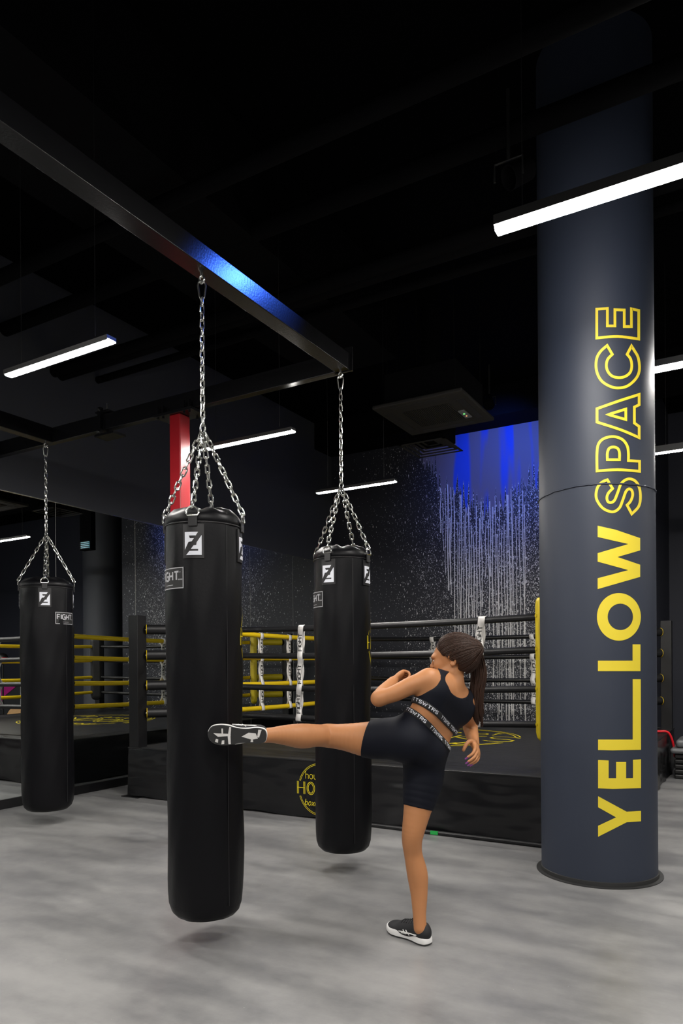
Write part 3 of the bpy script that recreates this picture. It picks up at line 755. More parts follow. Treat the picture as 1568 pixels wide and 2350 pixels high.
def bag(cx, cy, R, z0, z1, zj, patch_deg, label_deg, label, logo_deg=None, tagdeg=None, tilt=0):
    t = empty('punching_bag', (cx, cy, z0), label, 'punching bag', 'black punching bags hung from the steel frame')
    view = math.atan2(-cy, -cx)                    # direction from the bag towards the viewer
    def ang(deg): return view + math.radians(deg)  # positive degrees run to the viewer's right
    def surf(a, z, r=0): return Vector((cx + (R + r) * math.cos(a), cy + (R + r) * math.sin(a), z))
    prof = [(0.001, z0), (R * .5, z0 + .001), (R * .78, z0 + .008), (R * .9, z0 + .03), (R * .965, z0 + .065), (R * .99, z0 + .12)]
    nz = 30
    for i in range(1, nz):
        z = z0 + .12 + (z1 - z0 - .17) * i / nz; prof.append((R * (1 + .006 * math.sin(z * 5.3) + .004 * math.sin(z * 17)), z))
    prof += [(R, z1 - .045), (R * .992, z1 - .04), (R * .985, z1 - .036)]
    mb = MB().lathe(prof, (cx, cy), 96)
    for v in mb.v:
        a = math.atan2(v.y - cy, v.x - cx); k = .0018 * math.sin(a * 5 + v.z * 9) + .0012 * math.sin(a * 11 - v.z * 14)
        v.x += math.cos(a) * k; v.y += math.sin(a) * k
    bo = obj('body', mb, M['leather'], t, angle=60)
    dm = [(R * .985, z1 - .037), (R * 1.012, z1 - .03), (R * 1.015, z1 - .018), (R * 1.0, z1 - .004), (R * .95, z1 + .012), (R * .8, z1 + .03), (R * .5, z1 + .045), (R * .001, z1 + .05)]
    mb = MB().lathe(dm, (cx, cy), 96)
    for v in mb.v:
        a = math.atan2(v.y - cy, v.x - cx); rr = math.hypot(v.x - cx, v.y - cy) / R
        if v.z > z1: v.z += (.006 * math.sin(a * 8) + .004 * math.sin(a * 3 + 1)) * min(1, (1 - rr) * 6) * (rr > .05)
    obj('top_cover', mb, M['leather'], t, angle=60)
    obj('rim_piping', MB().tube([surf(2 * math.pi * k / 80, z1 - .038, .001) for k in range(80)], .004, 6, closed=True), M['leather_seam'], t)
    sa = ang(patch_deg + 50); obj('seam', MB().tube([surf(sa, z1 - .045 - (z1 - z0 - .12) * k / 40, .0005) for k in range(41)], .0022, 6), M['leather_seam'], t)
    J = Vector((cx, cy, zj))
    for k in range(4):
        a = ang(patch_deg + 90 * k)
        def fn(u, v, a=a, r=.0): return surf(a - u / R * -1, v, r)
        zc = z1 - .135
        pm = MB(); hw, hh = .047, .066
        vs = []; fs = []
        for j in range(2):
            for i in range(9): vs.append(fn(-hw + 2 * hw * i / 8, zc + (hh + .02 if j else -hh), a, .004))
        for j in range(2):
            for i in range(9): vs.append(fn(-hw + 2 * hw * i / 8, zc + (hh + .02 if j else -hh), a, -.004))
        for i in range(8): fs += [(i, i + 1, i + 10, i + 9), (i, i + 18, i + 19, i + 1), (i + 9, i + 10, i + 28, i + 27)]
        fs += [(0, 9, 27, 18), (8, 26, 35, 17)]
        pt = obj('corner_patch', pm.add(vs, fs), M['leather_seam'], t, angle=30)
        wm = MB(); f2 = lambda u, v, a=a: fn(u, zc + v, a, .0058)
        # white emblem: a plate cut by a black slash and two bars
        x0, x1, yl, yh = -.037, .037, -.052, .05
        wm.fill([[(x0, -.022), (x0, yh), (-.012 + .008, yh), (.030, yh)][:0] or [(x0, yh), (.022, yh), (.012, yh - .016), (-.018, yh - .016), (-.014, yh - .028), (.004, yh - .028), (-.006, .008), (-.02, .006), (x0, -.028)]], f2, 6)
        wm.fill([[(x1, yl), (x1, .036), (.016, .004), (.014, -.008), (.002, -.010), (-.010, -.026), (.022, -.026), (.022, -.034), (-.016, -.034), (x0 + .006, yl)]], f2, 6)
        obj('emblem', wm, M['white'], pt)
        # D ring and its short chain
        ra = surf(a, z1 - .006, .012); tg = Vector((-math.sin(a), math.cos(a), 0)); rad = Vector((math.cos(a), math.sin(a), 0))
        pts = [ra + tg * (.028 * math.cos(b)) + Vector((0, 0, .004 + .030 * math.sin(b))) - rad * .004 * math.sin(b) for b in [math.pi * i / 12 for i in range(13)]] + [ra - tg * .024 + Vector((0, 0, -.006)), ra + tg * .024 + Vector((0, 0, -.006))]
        obj('d_ring', MB().tube(pts, .0045, 8, closed=True), M['chrome'], t)
        obj('leather_loop', MB().obox(ra + Vector((0, 0, -.028)) - rad * .003, tg * .02, rad * .004, Vector((0, 0, .026)), .002), M['leather_seam'], t)
        top = ra + Vector((0, 0, .028)); e = J + rad * .012 + Vector((0, 0, -.01))
        obj('chain', chain(top, e, .044, .0040, .0165, tw=a), M['chrome'], t)
    # main chain, swivel, carabiner and eye
    zc0 = 3.1
    obj('swivel_ring', MB().tube([J + Vector((.013 * math.cos(b) * 1.0, 0, .012 + .026 * math.sin(b))) for b in [2 * math.pi * i / 16 for i in range(16)]], .0045, 8, closed=True), M['chrome'], t)
    obj('chain', chain(J + Vector((0, 0, .03)), (cx, cy, zc0 - .115), .042, .0036, .0155, tw=view), M['chrome'], t)
    s = Vector((-math.sin(view), math.cos(view), 0)); c0 = Vector((cx, cy, zc0 - .08))
    cpts = [c0 + s * x + Vector((0, 0, z)) for x, z in ((-.007, -.04), (.007, -.04), (.011, -.03), (.018, .02), (.016, .034), (.008, .042), (-.008, .042), (-.016, .034), (-.018, .02), (-.011, -.03))]
    obj('carabiner', MB().tube(cpts, .0045, 8, closed=True), M['chrome'], t)
    e0 = Vector((cx, cy, zc0 - .03)); ey = MB().tube([e0 + (s * .7 + Vector((math.cos(view), math.sin(view), 0)) * .7) * (.015 * math.cos(b)) + Vector((0, 0, .017 * math.sin(b))) for b in [2 * math.pi * i / 14 for i in range(14)]], .0055, 8, closed=True)
    ey.tube([(cx, cy, zc0 - .016), (cx, cy, zc0 + .0)], .007, 8); obj('eye_bolt', ey, M['chrome'], t)
    # rectangular FIGHT label
    lw, lh, zl = .185, .098, z1 - .285
    la = ang(label_deg)
    f3 = lambda u, v, r=.0032: surf(la + u / R, zl + v, r)
    lm = MB(); lm.fill([[(-lw / 2, -lh / 2), (lw / 2, -lh / 2), (lw / 2, lh / 2), (-lw / 2, lh / 2)]], lambda u, v: f3(u, v, .0028), 14)
    lb = obj('label', lm, M['ink'], t)
    tm = MB(); e = .004
    tm.ribbon([(-lw / 2 + e, -lh / 2 + e), (lw / 2 - e, -lh / 2 + e), (lw / 2 - e, lh / 2 - e), (-lw / 2 + e, lh / 2 - e)], .004, lambda u, v: f3(u, v, .0042), closed=True, step=.012)
    xe = text(tm, 'FIGHT', -lw / 2 + .016, -.008, .036, .0082, lambda u, v: f3(u, v, .0042), gap=.3, sx=.98)
    for i in range(7): tm.ribbon([(xe - .012 + i * .0034, -.010), (xe - .012 + i * .0034, -.004)], .0017, lambda u, v: f3(u, v, .0042))
    tm.ribbon(arc(xe - .002, .026, .0025, .0025, 0, 300, 8), .0012, lambda u, v: f3(u, v, .0042))
    tm.ribbon([(-.03, -.03), (.03, -.03)], .0025, lambda u, v: f3(u, v, .0042), step=.01)
    obj('label_lettering', tm, M['grey_print'], lb)
    if logo_deg is not None:
        lo2 = MB(); g_ = ang(logo_deg); hooks_logo(lo2, lambda u, v: surf(g_ + u / R, 1.40 + v, .0025), .17); obj('emblem', lo2, M['logo_yellow'], bo)
    return t
b1 = on_z(464, 625, 3.1)
bag(-2.23, 2.55, .174, .112, 1.945, 2.36, -15, -60, 'nearest black punching bag, the one being kicked by the woman', 127)
bag(-2.23, 3.83, .174, .118, 1.95, 2.366, -28, -71, 'black punching bag hanging between the kicking woman and the ring', 119)
bag(-4.995, 3.80, .200, .108, 1.94, 2.335, -4, 44, 'leftmost black punching bag, hanging in front of the mirrors', None)

# ================================================================== FAR CORNER THINGS
sb = empty('aerobic_step', (-.62, 8.7, 0), 'grey aerobic step on a stack of black risers right of the ring', 'step')
for i in range(5): obj('riser', MB().box((-.79, 8.5, i * .055), (-.35, 9.0, i * .055 + .048), .015), M['blackplastic'], sb)
obj('platform', MB().box((-.83, 8.46, .275), (-.2, 9.05, .335), .028), M['greyplastic'], sb)
sb2 = empty('aerobic_step', (-.55, 8.75, .335), 'smaller grey step lying on top of the riser stack', 'step')
obj('platform', MB().box((-.78, 8.52, .335), (-.2, 9.0, .425), .035), M['greyplastic'], sb2)
tag(obj('crate', MB().box((-.74, 9.15, 0), (-.3, 9.5, .50), .01), M['blackplastic']), 'black box behind the grey steps right of the ring', 'box')
# seen in the mirror only: behind-right corner of the room
pn = empty('padded_panel', (4.3, 10.9, 0), 'dark panel with a magenta shape, leaning in the far corner seen in the mirror', 'panel')
obj('board', MB().box((3.35, 10.95, 0), (5.4, 11.05, .93), .01), M['darkpanel'], pn)
pg = [(5.35, .87), (3.72, .87), (4.42, .50), (4.42, .27), (5.35, .05)]
md = MB().add([(x, 10.93, z) for x, z in pg] + [(x, 10.952, z) for x, z in pg], [(0, 1, 2, 3, 4), (9, 8, 7, 6, 5)] + [(i, i + 5, (i + 1) % 5 + 5, (i + 1) % 5) for i in range(5)])
obj('magenta_shape', md, M['magenta'], pn, smooth=False)
hd = MB(); vs = []; N = 24
for yy in (9.6, 9.95):
    vs += [(1.93 + .44 * math.cos(math.pi * i / N), yy, .002 + .43 * math.sin(math.pi * i / N)) for i in range(N + 1)]
hd.add(vs, [(i, i + 1, i + N + 2, i + N + 1) for i in range(N)] + [tuple(range(N + 1)), tuple(range(N + 1, 2 * N + 2))[::-1], (0, N + 1, 2 * N + 1, N)])
tag(obj('wooden_rocker', hd, M['wood']), 'half-round plywood rocker on the floor, seen in the mirror behind the left bag', 'rocker')
rk = empty('bar_stand', (2.65, 10.2, 0), 'rack of slim chrome bars standing in the far corner, seen in the mirror', 'rack')
for i, (bx, bz) in enumerate(((2.55, 1.55), (2.66, 1.52), (2.40, 1.45))):
    obj('bar', MB().tube([(bx, 10.2, .03), (bx, 10.2, bz)], .014, 10), M['chrome'], rk)
obj('base', MB().box((2.3, 10.08, 0), (2.75, 10.32, .05), .01), M['blackplastic'], rk)
bs = empty('ball_stand', (3.45, 10.3, 0), 'slim black stand carrying a ball, seen in the mirror at the left edge', 'stand')
obj('pole', MB().tube([(3.45, 10.3, .0), (3.45, 10.3, 1.34)], .02, 10), M['blackplastic'], bs)
obj('dish', MB().lathe([(.02, 1.32), (.07, 1.34), (.08, 1.36)], (3.45, 10.3), 20, cap0=True), M['blackplastic'], bs)
def sphere(c, r, z0=-1, z1=1, n=28):
    pr = [(r * math.cos(a) + 1e-4, c[2] + r * math.sin(a)) for a in [math.asin(z0) + (math.asin(z1) - math.asin(z0)) * i / 14 for i in range(15)]]
    return MB().lathe(pr, (c[0], c[1]), n)
bb = empty('medicine_ball', (3.45, 10.3, 1.36), 'small red and black ball on a stand, seen at the left edge in the mirror', 'ball')
obj('lower_half', sphere((3.45, 10.3, 1.475), .115, -1, .1), M['red_tube'], bb); obj('upper_half', sphere((3.45, 10.3, 1.475), .116, .1, 1), M['blackplastic'], bb)

# ================================================================== THE WOMAN
# an implicit body (tapered limbs melted together) turned into one continuous skin
def npv(v): return np.array([v.x, v.y, v.z])
class SDF:
    def __init__(s): s.p = []
    def cone(s, a, b, ra, rb, k=.02): s.p.append(('c', npv(a), npv(b), ra, rb, k)); return s
    def chain(s, pts, k=.02):
        if len(pts) < 3:
            s.cone(pts[0][0], pts[1][0], pts[0][1], pts[1][1], k); return s
        q = [np.append(npv(a), r) for a, r in pts]; out = []
        for i in range(len(q) - 1):
            a, b = q[i], q[i + 1]; p0 = q[max(i - 1, 0)]; p3 = q[min(i + 2, len(q) - 1)]; n = 4 if k > .01 else 2
            for j in range(n):
                t = j / n; out.append(.5 * ((2 * a) + (b - p0) * t + (2 * p0 - 5 * a + 4 * b - p3) * t * t + (3 * a - p0 - 3 * b + p3) * t**3))
        out.append(q[-1]); s.p.append(('h', np.array(out), k)); return s
    def ell(s, c, axes, radii, k=.02, neg=False):
        s.p.append(('n' if neg else 'e', npv(c), np.array([npv(x.normalized()) for x in axes]), np.array(radii, float), k)); return s
    def __call__(s, q, lim=None):
        d = None
        for p in s.p:
            if p[0] == 'c':
                a, b, ra, rb, k = p[1:]; ab = b - a; L2 = max(ab @ ab, 1e-9)
                t = np.clip(((q - a) @ ab) / L2, 0, 1)
                e = np.sqrt(((q - a - t[:, None] * ab)**2).sum(1)) - (ra + (rb - ra) * t)
            elif p[0] == 'h':
                k = p[2]; e = None
                for A_, B_ in zip(p[1][:-1], p[1][1:]):
                    a, b = A_[:3], B_[:3]; ab = b - a; L2 = max(ab @ ab, 1e-9); t = np.clip(((q - a) @ ab) / L2, 0, 1)
                    v_ = q - a; e1 = np.sqrt(np.maximum(np.einsum('ij,ij->i', v_, v_) - 2 * t * (v_ @ ab) + t * t * L2, 0)) - (A_[3] + (B_[3] - A_[3]) * t)
                    e = e1 if e is None else np.minimum(e, e1)
            else:
                c, ax, r, k = p[1:]; l = ((q - c) @ ax.T) / r; k0 = np.sqrt((l * l).sum(1)); k1 = np.sqrt(((l / r)**2).sum(1)) + 1e-9
                e = k0 * (k0 - 1) / k1
            if d is None: d = e; continue
            if p[0] == 'n':
                h = np.clip(.5 - .5 * (d + e) / k, 0, 1); d = d * (1 - h) - e * h + k * h * (1 - h)
            else:
                h = np.clip(.5 + .5 * (d - e) / k, 0, 1); d = d * (1 - h) + e * h - k * h * (1 - h)
        return d
def nets(f, lo, hi, h):
    lo = np.array(lo, float); n = np.ceil((np.array(hi) - lo) / h).astype(int) + 1
    B = 14; nb = (n + B - 1) // B; n = nb * B + 1
    Fd = np.ones(n, np.float32)
    gi = np.stack(np.meshgrid(*[np.arange(k) for k in nb], indexing='ij'), -1).reshape(-1, 3)
    cen = lo + (gi * B + B / 2) * h; dc = f(cen); rad = B / 2 * h * 1.9 + .03
    loc = np.stack(np.meshgrid(*[np.arange(B + 1)] * 3, indexing='ij'), -1).reshape(-1, 3)
    for g_, d in zip(gi, dc):
        i, j, k = g_ * B
        if abs(d) > rad: Fd[i:i + B + 1, j:j + B + 1, k:k + B + 1] = np.where(Fd[i:i + B + 1, j:j + B + 1, k:k + B + 1] == 1, np.sign(d), Fd[i:i + B + 1, j:j + B + 1, k:k + B + 1]) if d > 0 else -1
        else: pass
    for g_, d in zip(gi, dc):
        if abs(d) <= rad:
            i, j, k = g_ * B
            Fd[i:i + B + 1, j:j + B + 1, k:k + B + 1] = f(lo + (loc + g_ * B) * h).reshape(B + 1, B + 1, B + 1)
    ins = Fd < 0
    c8 = [(a, b, c) for a in (0, 1) for b in (0, 1) for c in (0, 1)]
    cnt = sum(ins[a:ins.shape[0] - 1 + a, b:ins.shape[1] - 1 + b, c:ins.shape[2] - 1 + c].astype(np.int8) for a, b, c in c8)
    act = (cnt > 0) & (cnt < 8); idx = np.argwhere(act); ids = -np.ones(act.shape, np.int64); ids[act] = np.arange(len(idx))
    acc = np.zeros((len(idx), 3)); num = np.zeros(len(idx))
    for u in c8:
        for ax in range(3):
            if u[ax]: continue
            w_ = list(u); w_[ax] = 1
            f0 = Fd[idx[:, 0] + u[0], idx[:, 1] + u[1], idx[:, 2] + u[2]]; f1 = Fd[idx[:, 0] + w_[0], idx[:, 1] + w_[1], idx[:, 2] + w_[2]]
            m = (f0 < 0) != (f1 < 0); t = np.where(m, f0 / np.where(m, f0 - f1, 1), 0)
            pt = np.array(u, float)[None].repeat(len(idx), 0); pt[:, ax] += t; acc[m] += pt[m]; num[m] += 1
    vs = lo + (idx + acc / num[:, None]) * h
    fs = []
    for ax in range(3):
        o1, o2 = [(1, 2), (2, 0), (0, 1)][ax]
        sl0 = [slice(None)] * 3; sl1 = [slice(None)] * 3; sl0[ax] = slice(0, -1); sl1[ax] = slice(1, None)
        df = ins[tuple(sl0)] != ins[tuple(sl1)]; e = np.argwhere(df)
        e = e[(e[:, o1] > 0) & (e[:, o2] > 0) & (e[:, o1] < ins.shape[o1] - 1) & (e[:, o2] < ins.shape[o2] - 1)]
        def cell(d1, d2):
            q = e.copy(); q[:, o1] -= d1; q[:, o2] -= d2; return ids[q[:, 0], q[:, 1], q[:, 2]]
        quad = np.stack([cell(1, 1), cell(0, 1), cell(0, 0), cell(1, 0)], 1)
        flip = ~ins[e[:, 0], e[:, 1], e[:, 2]]; quad[flip] = quad[flip][:, ::-1]; fs.append(quad[(quad >= 0).all(1)])
    return vs, np.concatenate(fs)
def sdf_obj(name, f, lo, hi, h, m, parent, smooth_it=4):
    vs, fs = nets(f, lo, hi, h)
    me = bpy.data.meshes.new(name); org = npv(ORG[parent.name]); me.from_pydata((vs - org).tolist(), [], fs.tolist()); me.update(); me.materials.append(m)
    me.polygons.foreach_set('use_smooth', [True] * len(me.polygons))
    o = bpy.data.objects.new(name, me); COL.objects.link(o); o.parent = parent; ORG[o.name] = ORG[parent.name]
    if smooth_it:
        s_ = o.modifiers.new('smooth', 'SMOOTH'); s_.factor = .5; s_.iterations = smooth_it
    return o
# joints
RT = Vector(MX[0]); UPV = -Vector(MX[1]); AW = Vector(MX[2])     # picture right / up / away
heel = on_z(974, 2166, 0); toe = on_z(913, 2143, 0)
hipL, hipR = P(930, 1697, 3.24), P(974, 1722, 3.33)
person = empty('person', ((heel + toe) / 2), 'woman in black sports bra and shorts kicking the nearest bag, seen from behind', 'person')
legs = SDF()
def leg_set(S):
    S.cone(hipL, hipR, .088, .092, .03)
    S.ell(P(948, 1703, 3.21), (RT, UPV, AW), (.078, .082, .085), .04); S.ell(P(981, 1722, 3.27), (RT, UPV, AW), (.080, .088, .09), .04)
    # standing leg
    S.chain([(hipR, .094), (P(971, 1790, 3.31), .088), (P(960, 1850, 3.28), .066), (P(949, 1905, 3.26), .052), (P(946, 1932, 3.26), .046), (P(949, 1962, 3.27), .042), (P(958, 2005, 3.27), .0475), (P(962, 2050, 3.26), .039), (P(963, 2100, 3.24), .030), (P(965, 2130, 3.23), .030)], .03)
    # kicking leg
    S.chain([(hipL, .092), (P(893, 1695, 3.28), .092), (P(845, 1697, 3.31), .082), (P(795, 1692, 3.34), .064), (P(752, 1689, 3.35), .054), (P(725, 1688, 3.30), .052), (P(692, 1689, 3.25), .057), (P(655, 1687, 3.19), .045), (P(624, 1687, 3.13), .034), (P(604, 1688, 3.10), .032)], .03)
    S.ell(P(752, 1686, 3.37), (RT, UPV, AW), (.05, .042, .04), .03)
    return S
def torso_set(S):
    S.cone(P(955, 1672, 3.25), P(988, 1700, 3.33), .082, .082, .04)
    S.cone(P(969, 1650, 3.25), P(995, 1674, 3.32), .058, .058, .04)
    S.cone(P(979, 1632, 3.22), P(1016, 1661, 3.35), .066, .066, .045)
    S.cone(P(993, 1592, 3.22), P(1047, 1633, 3.38), .074, .070, .045)
    S.cone(P(1000, 1575, 3.23), P(1058, 1616, 3.38), .060, .058, .04)
    S.ell(P(1008, 1608, 3.38), (RT, UPV, AW), (.08, .07, .08), .04)
    return S
leg_set(legs)
torso = SDF(); leg_set(torso); torso_set(torso)
shL, shR = P(984, 1560, 3.20), P(1068, 1613, 3.41)
body = SDF(); leg_set(body); torso_set(body)
body.cone(shL, P(1015, 1575, 3.26), .046, .06, .03).cone(shR, P(1045, 1600, 3.36), .042, .055, .03)
nb_, hb = P(1036, 1572, 3.31), P(1040, 1536, 3.33)
body.cone(nb_, hb, .052, .050, .03)
body.cone(P(1034, 1566, 3.31), P(990, 1562, 3.22), .042, .038, .035).cone(P(1034, 1566, 3.31), P(1066, 1606, 3.40), .042, .036, .035)
# arms
elL, wrL = P(870, 1603, 3.20), P(902, 1564, 3.36)
body.chain([(shL, .046), (P(945, 1573, 3.19), .041), (P(905, 1592, 3.19), .037), (elL, .033)], .025)
body.chain([(elL, .033), (P(880, 1590, 3.26), .036), (wrL, .024)], .02)
elR, wrR = P(1080, 1670, 3.58), P(1090, 1708, 3.42)
body.chain([(shR, .044), (P(1074, 1640, 3.49), .038), (elR, .032)], .025).chain([(elR, .032), (P(1083, 1684, 3.52), .033), (wrR, .022)], .02)
# hands: palm block, four curled fingers, thumb
nails = []
def hand(wr, fwd, palm_n, side, curl, sc=1.):
    fwd, palm_n = fwd.normalized(), palm_n.normalized(); palm_n = (palm_n - fwd * palm_n.dot(fwd)).normalized(); sd = fwd.cross(palm_n) * side
    body.ell(wr + fwd * .045, (fwd, sd, palm_n), (.050, .038, .017), .012)
    for i, (L, off) in enumerate(((.070, .028), (.078, .010), (.072, -.009), (.057, -.026))):
        p = wr + fwd * (.082 - .004 * abs(i - 1)) + sd * off; a = 0
        segs = (.45, .32, .25); r = .0088 - .0006 * (i == 3); pts = [(p - fwd * .02, r)]
        pts.append((p, r))
        for j, s_ in enumerate(segs):
            a += curl[j]; d = fwd * math.cos(a) + palm_n * math.sin(a); p = p + d * L * s_; pts.append((p, r - .0009 * (j + 1)))
        body.chain(pts, .003); nails.append((p, d, fwd * -math.sin(a) + palm_n * math.cos(a), sd))
    p = wr + fwd * .022 + sd * .03; d1 = (fwd * .6 + sd * .55 + palm_n * .45).normalized(); p2 = p + d1 * .038; d2 = (fwd * .65 - sd * .15 + palm_n * .7).normalized(); p3 = p2 + d2 * .028; p4 = p3 + (fwd * .5 - sd * .5 + palm_n * .6).normalized() * .022
    body.chain([(wr + fwd * .012 + sd * .012, .014), (p, .0125), (p2, .0105), (p3, .0095), (p4, .0080)], .006)
hand(wrL, (P(925, 1545, 3.42) - wrL), RT * .8 - UPV * .5 - AW * .1, 1, (.95, 1.2, .8))
hand(wrR, (P(1094, 1725, 3.36) - wrR), AW * .6 - RT * .6, -1, (.35, .45, .35))
# head
HC = P(1040, 1511, 3.335)
Fv = (-RT * .90 + AW * .34 - UPV * .14).normalized(); Uv = (UPV * 1. + RT * .02); Uv = (Uv - Fv * Uv.dot(Fv)).normalized(); Lv = Fv.cross(Uv)
def H(f_, u, l=0): return HC + Fv * f_ + Uv * u + Lv * l
ax = (Fv, Uv, Lv)
body.ell(H(-.012, .022), ax, (.094, .082, .072), .02).ell(H(.026, -.022), ax, (.062, .082, .057), .03)
body.cone(H(.062, -.082), H(.045, -.078), .018, .02, .025)                       # chin
body.cone(H(.0, -.058, .045), H(.05, -.085, .012), .02, .016, .03).cone(H(.0, -.058, -.045), H(.05, -.085, -.012), .02, .016, .03)
body.ell(H(.082, .018), ax, (.018, .014, .05), .02)                              # brow
body.cone(H(.088, .006), H(.106, -.022), .006, .0095, .008).ell(H(.098, -.026), ax, (.010, .008, .014), .006)   # nose
body.ell(H(.083, -.048), ax, (.012, .006, .020), .006).ell(H(.081, -.058), ax, (.012, .007, .017), .006)        # lips
for s_ in (1, -1):
    body.ell(H(.088, .0, .030 * s_), ax, (.012, .011, .016), .012, neg=True); body.ell(H(.074, .0, .030 * s_), ax, (.012, .012, .013), .004)
    body.ell(H(.062, -.025, .042 * s_), ax, (.022, .02, .016), .02)              # cheeks
    ec = H(-.012, -.006, .074 * s_); e2 = (Fv * -.3 + Lv * s_).normalized()
    for k in range(9):                                                            # ears: a curled rim
        a0, a1 = [math.radians(-130 + 290 * (k + j) / 9) for j in (0, 1)]
        body.cone(ec - Fv * .015 * math.cos(a0) * 1. + Uv * .028 * math.sin(a0) + Lv * s_ * .006, ec - Fv * .015 * math.cos(a1) + Uv * .028 * math.sin(a1) + Lv * s_ * .006, .0048, .0048, .004)
    body.ell(ec - Uv * .024 + Fv * .004, ax, (.008, .010, .006), .006); body.ell(ec, ax, (.013, .024, .005), .006)
allp = []
for p in body.p: allp += [p[1], p[2]] if p[0] == 'c' else (list(p[1][:, :3]) if p[0] == 'h' else [p[1]])
allp = np.array(allp); lo, hi = allp.min(0) - .13, allp.max(0) + .13
bd = sdf_obj('body', body, lo, hi, .0036, M['skin'], person, 3)
def plane(c, n):
    c = npv(c); n = npv(n.normalized()); return lambda q: (q - c) @ n        # negative on the kept side
# shorts
waistC = P(980, 1664, 3.29); lat = (P(1012, 1697, 3.33) - P(946, 1632, 3.24)).normalized(); tax = (P(1010, 1618, 3.30) - P(966, 1690, 3.29)); tax = (tax - lat * tax.dot(lat)).normalized()
pw = plane(waistC - tax * .010, tax)
kh = P(840, 1697, 3.31); kn = (P(752, 1690, 3.35) - P(893, 1694, 3.28)).normalized(); kn = (kn + UPV * .22).normalized(); pk = plane(kh, kn)
sh_ = P(957, 1853, 3.28); sn = (P(946, 1932, 3.26) - P(965, 1810, 3.30)).normalized(); sn = (sn + RT * -.05).normalized(); ps = plane(sh_, sn)
def f_shorts(q): return np.maximum.reduce([torso(q) - .0050, pw(q), np.where(q @ npv(RT) < 99, pk(q), 0), ps(q)])
sh = sdf_obj('shorts', f_shorts, lo, hi, .004, M['fabric'], person, 2)
pw2 = plane(waistC - tax * .026, -tax)
wbm = sdf_obj('waistband', lambda q: np.maximum.reduce([torso(q) - .0075, plane(waistC + tax * .000, tax)(q), pw2(q)]), lo, hi, .0035, M['band'], sh, 2)
# bra
bandC = P(998, 1645, 3.29); lat2 = (P(1040, 1682, 3.36) - P(954, 1611, 3.22)).normalized(); tax2 = (P(1032, 1592, 3.31) - bandC); tax2 = (tax2 - lat2 * tax2.dot(lat2)).normalized()
bt_ = SDF(); torso_set(bt_)
bt_.cone(P(994, 1558, 3.225), P(1015, 1575, 3.26), .043, .06, .03).cone(P(1064, 1609, 3.395), P(1045, 1600, 3.36), .042, .055, .03)
bt_.cone(P(1034, 1566, 3.31), P(990, 1562, 3.22), .041, .037, .035).cone(P(1034, 1566, 3.31), P(1066, 1606, 3.40), .041, .035, .035)
neckcut = SDF(); neckcut.cone(P(1040, 1558, 3.10), P(1040, 1558, 3.5), .034, .034).cone(P(1050, 1577, 3.1), P(1050, 1577, 3.42), .036, .034, .02).cone(P(1062, 1588, 3.1), P(1062, 1588, 3.40), .028, .028, .03)
armcut = SDF(); armcut.cone(P(976, 1551, 3.0), P(976, 1551, 3.4), .066, .066).cone(P(955, 1575, 3.0), P(955, 1575, 3.4), .045, .045, .03); armcut2 = SDF(); armcut2.cone(P(1106, 1608, 3.1), P(1106, 1608, 3.6), .040, .040)
pb = plane(bandC - tax2 * .014, -tax2)
def f_bra(q): return np.maximum.reduce([np.minimum(bt_(q), 9) - .0050, pb(q), -neckcut(q), -armcut(q), -armcut2(q)])
br = sdf_obj('sports_bra', f_bra, lo, hi, .0036, M['fabric'], person, 2)
bnd = sdf_obj('band', lambda q: np.maximum.reduce([bt_(q) - .0078, plane(bandC + tax2 * .012, tax2)(q), plane(bandC - tax2 * .015, -tax2)(q)]), lo, hi, .0035, M['band'], br, 2)
# band lettering, laid around the torso
def band_text(fn_sdf, C, A, Lt, off, h, parent, th0, th1, wv=.0024):
    Nn = Lt.cross(A).normalized()
    if Nn.dot(AW) > 0: Nn = -Nn                     # towards the viewer
    def surf_(th, v):
        d = Nn * math.cos(th) + Lt * math.sin(th); o = C + A * v; r = np.linspace(.02, .22, 120)
        q = npv(o)[None] + r[:, None] * npv(d)[None]; s_ = fn_sdf(q) - off; k = np.argmax(s_ > 0)
        k = max(k, 1); rr = r[k - 1] + (r[k] - r[k - 1]) * (0 - s_[k - 1]) / (s_[k] - s_[k - 1] + 1e-9)
        return o + d * float(rr)
    mb = MB(); th = th0
    per = text_w('TTSWTRS', .3) * h / .105
    while th + per < th1:
        text(mb, 'TTSWTRS', 0, -h / 2, h, wv, lambda u, v, t0=th: surf_(t0 + u / .105, v), gap=.3, sx=1.1, step=.008); th += per * 1.15 + .14
    obj('lettering', mb, M['white'], parent)
band_text(bt_, bandC - tax2 * .0015, tax2, lat2, .0105, .0125, bnd, -1.5, 1.9)
band_text(torso, waistC - tax * .013, tax, lat, .0100, .0125, wbm, -1.5, 1.9)
# eyes, lips, nails
for s_ in (1, -1):
    e = SDF(); e.ell(H(.0795, .0, .030 * s_), ax, (.0085, .0075, .011)); sdf_obj('eye', e, npv(H(.08, 0, .03 * s_)) - .02, npv(H(.08, 0, .03 * s_)) + .02, .0018, M['eye'], bd, 1)
    e = SDF(); e.ell(H(.086, .0, .031 * s_), ax, (.003, .0045, .0045)); sdf_obj('iris', e, npv(H(.086, 0, .03 * s_)) - .01, npv(H(.086, 0, .03 * s_)) + .01, .001, M['iris'], bd, 0)
    obj('eyebrow', MB().tube([H(.094, .022, .016 * s_), H(.093, .027, .028 * s_), H(.084, .024, .043 * s_)], [.003, .0035, .0015], 8), M['hair'], bd)
lp = MB()
for (u, r) in ((-.049, .0045), (-.057, .005)): lp.tube([H(.088, u, -.017), H(.0935, u, -.007), H(.0945, u, 0), H(.0935, u, .007), H(.088, u, .017)], [.0015, r * .8, r, r * .8, .0015], 8)
obj('lips', lp, M['lips'], bd)
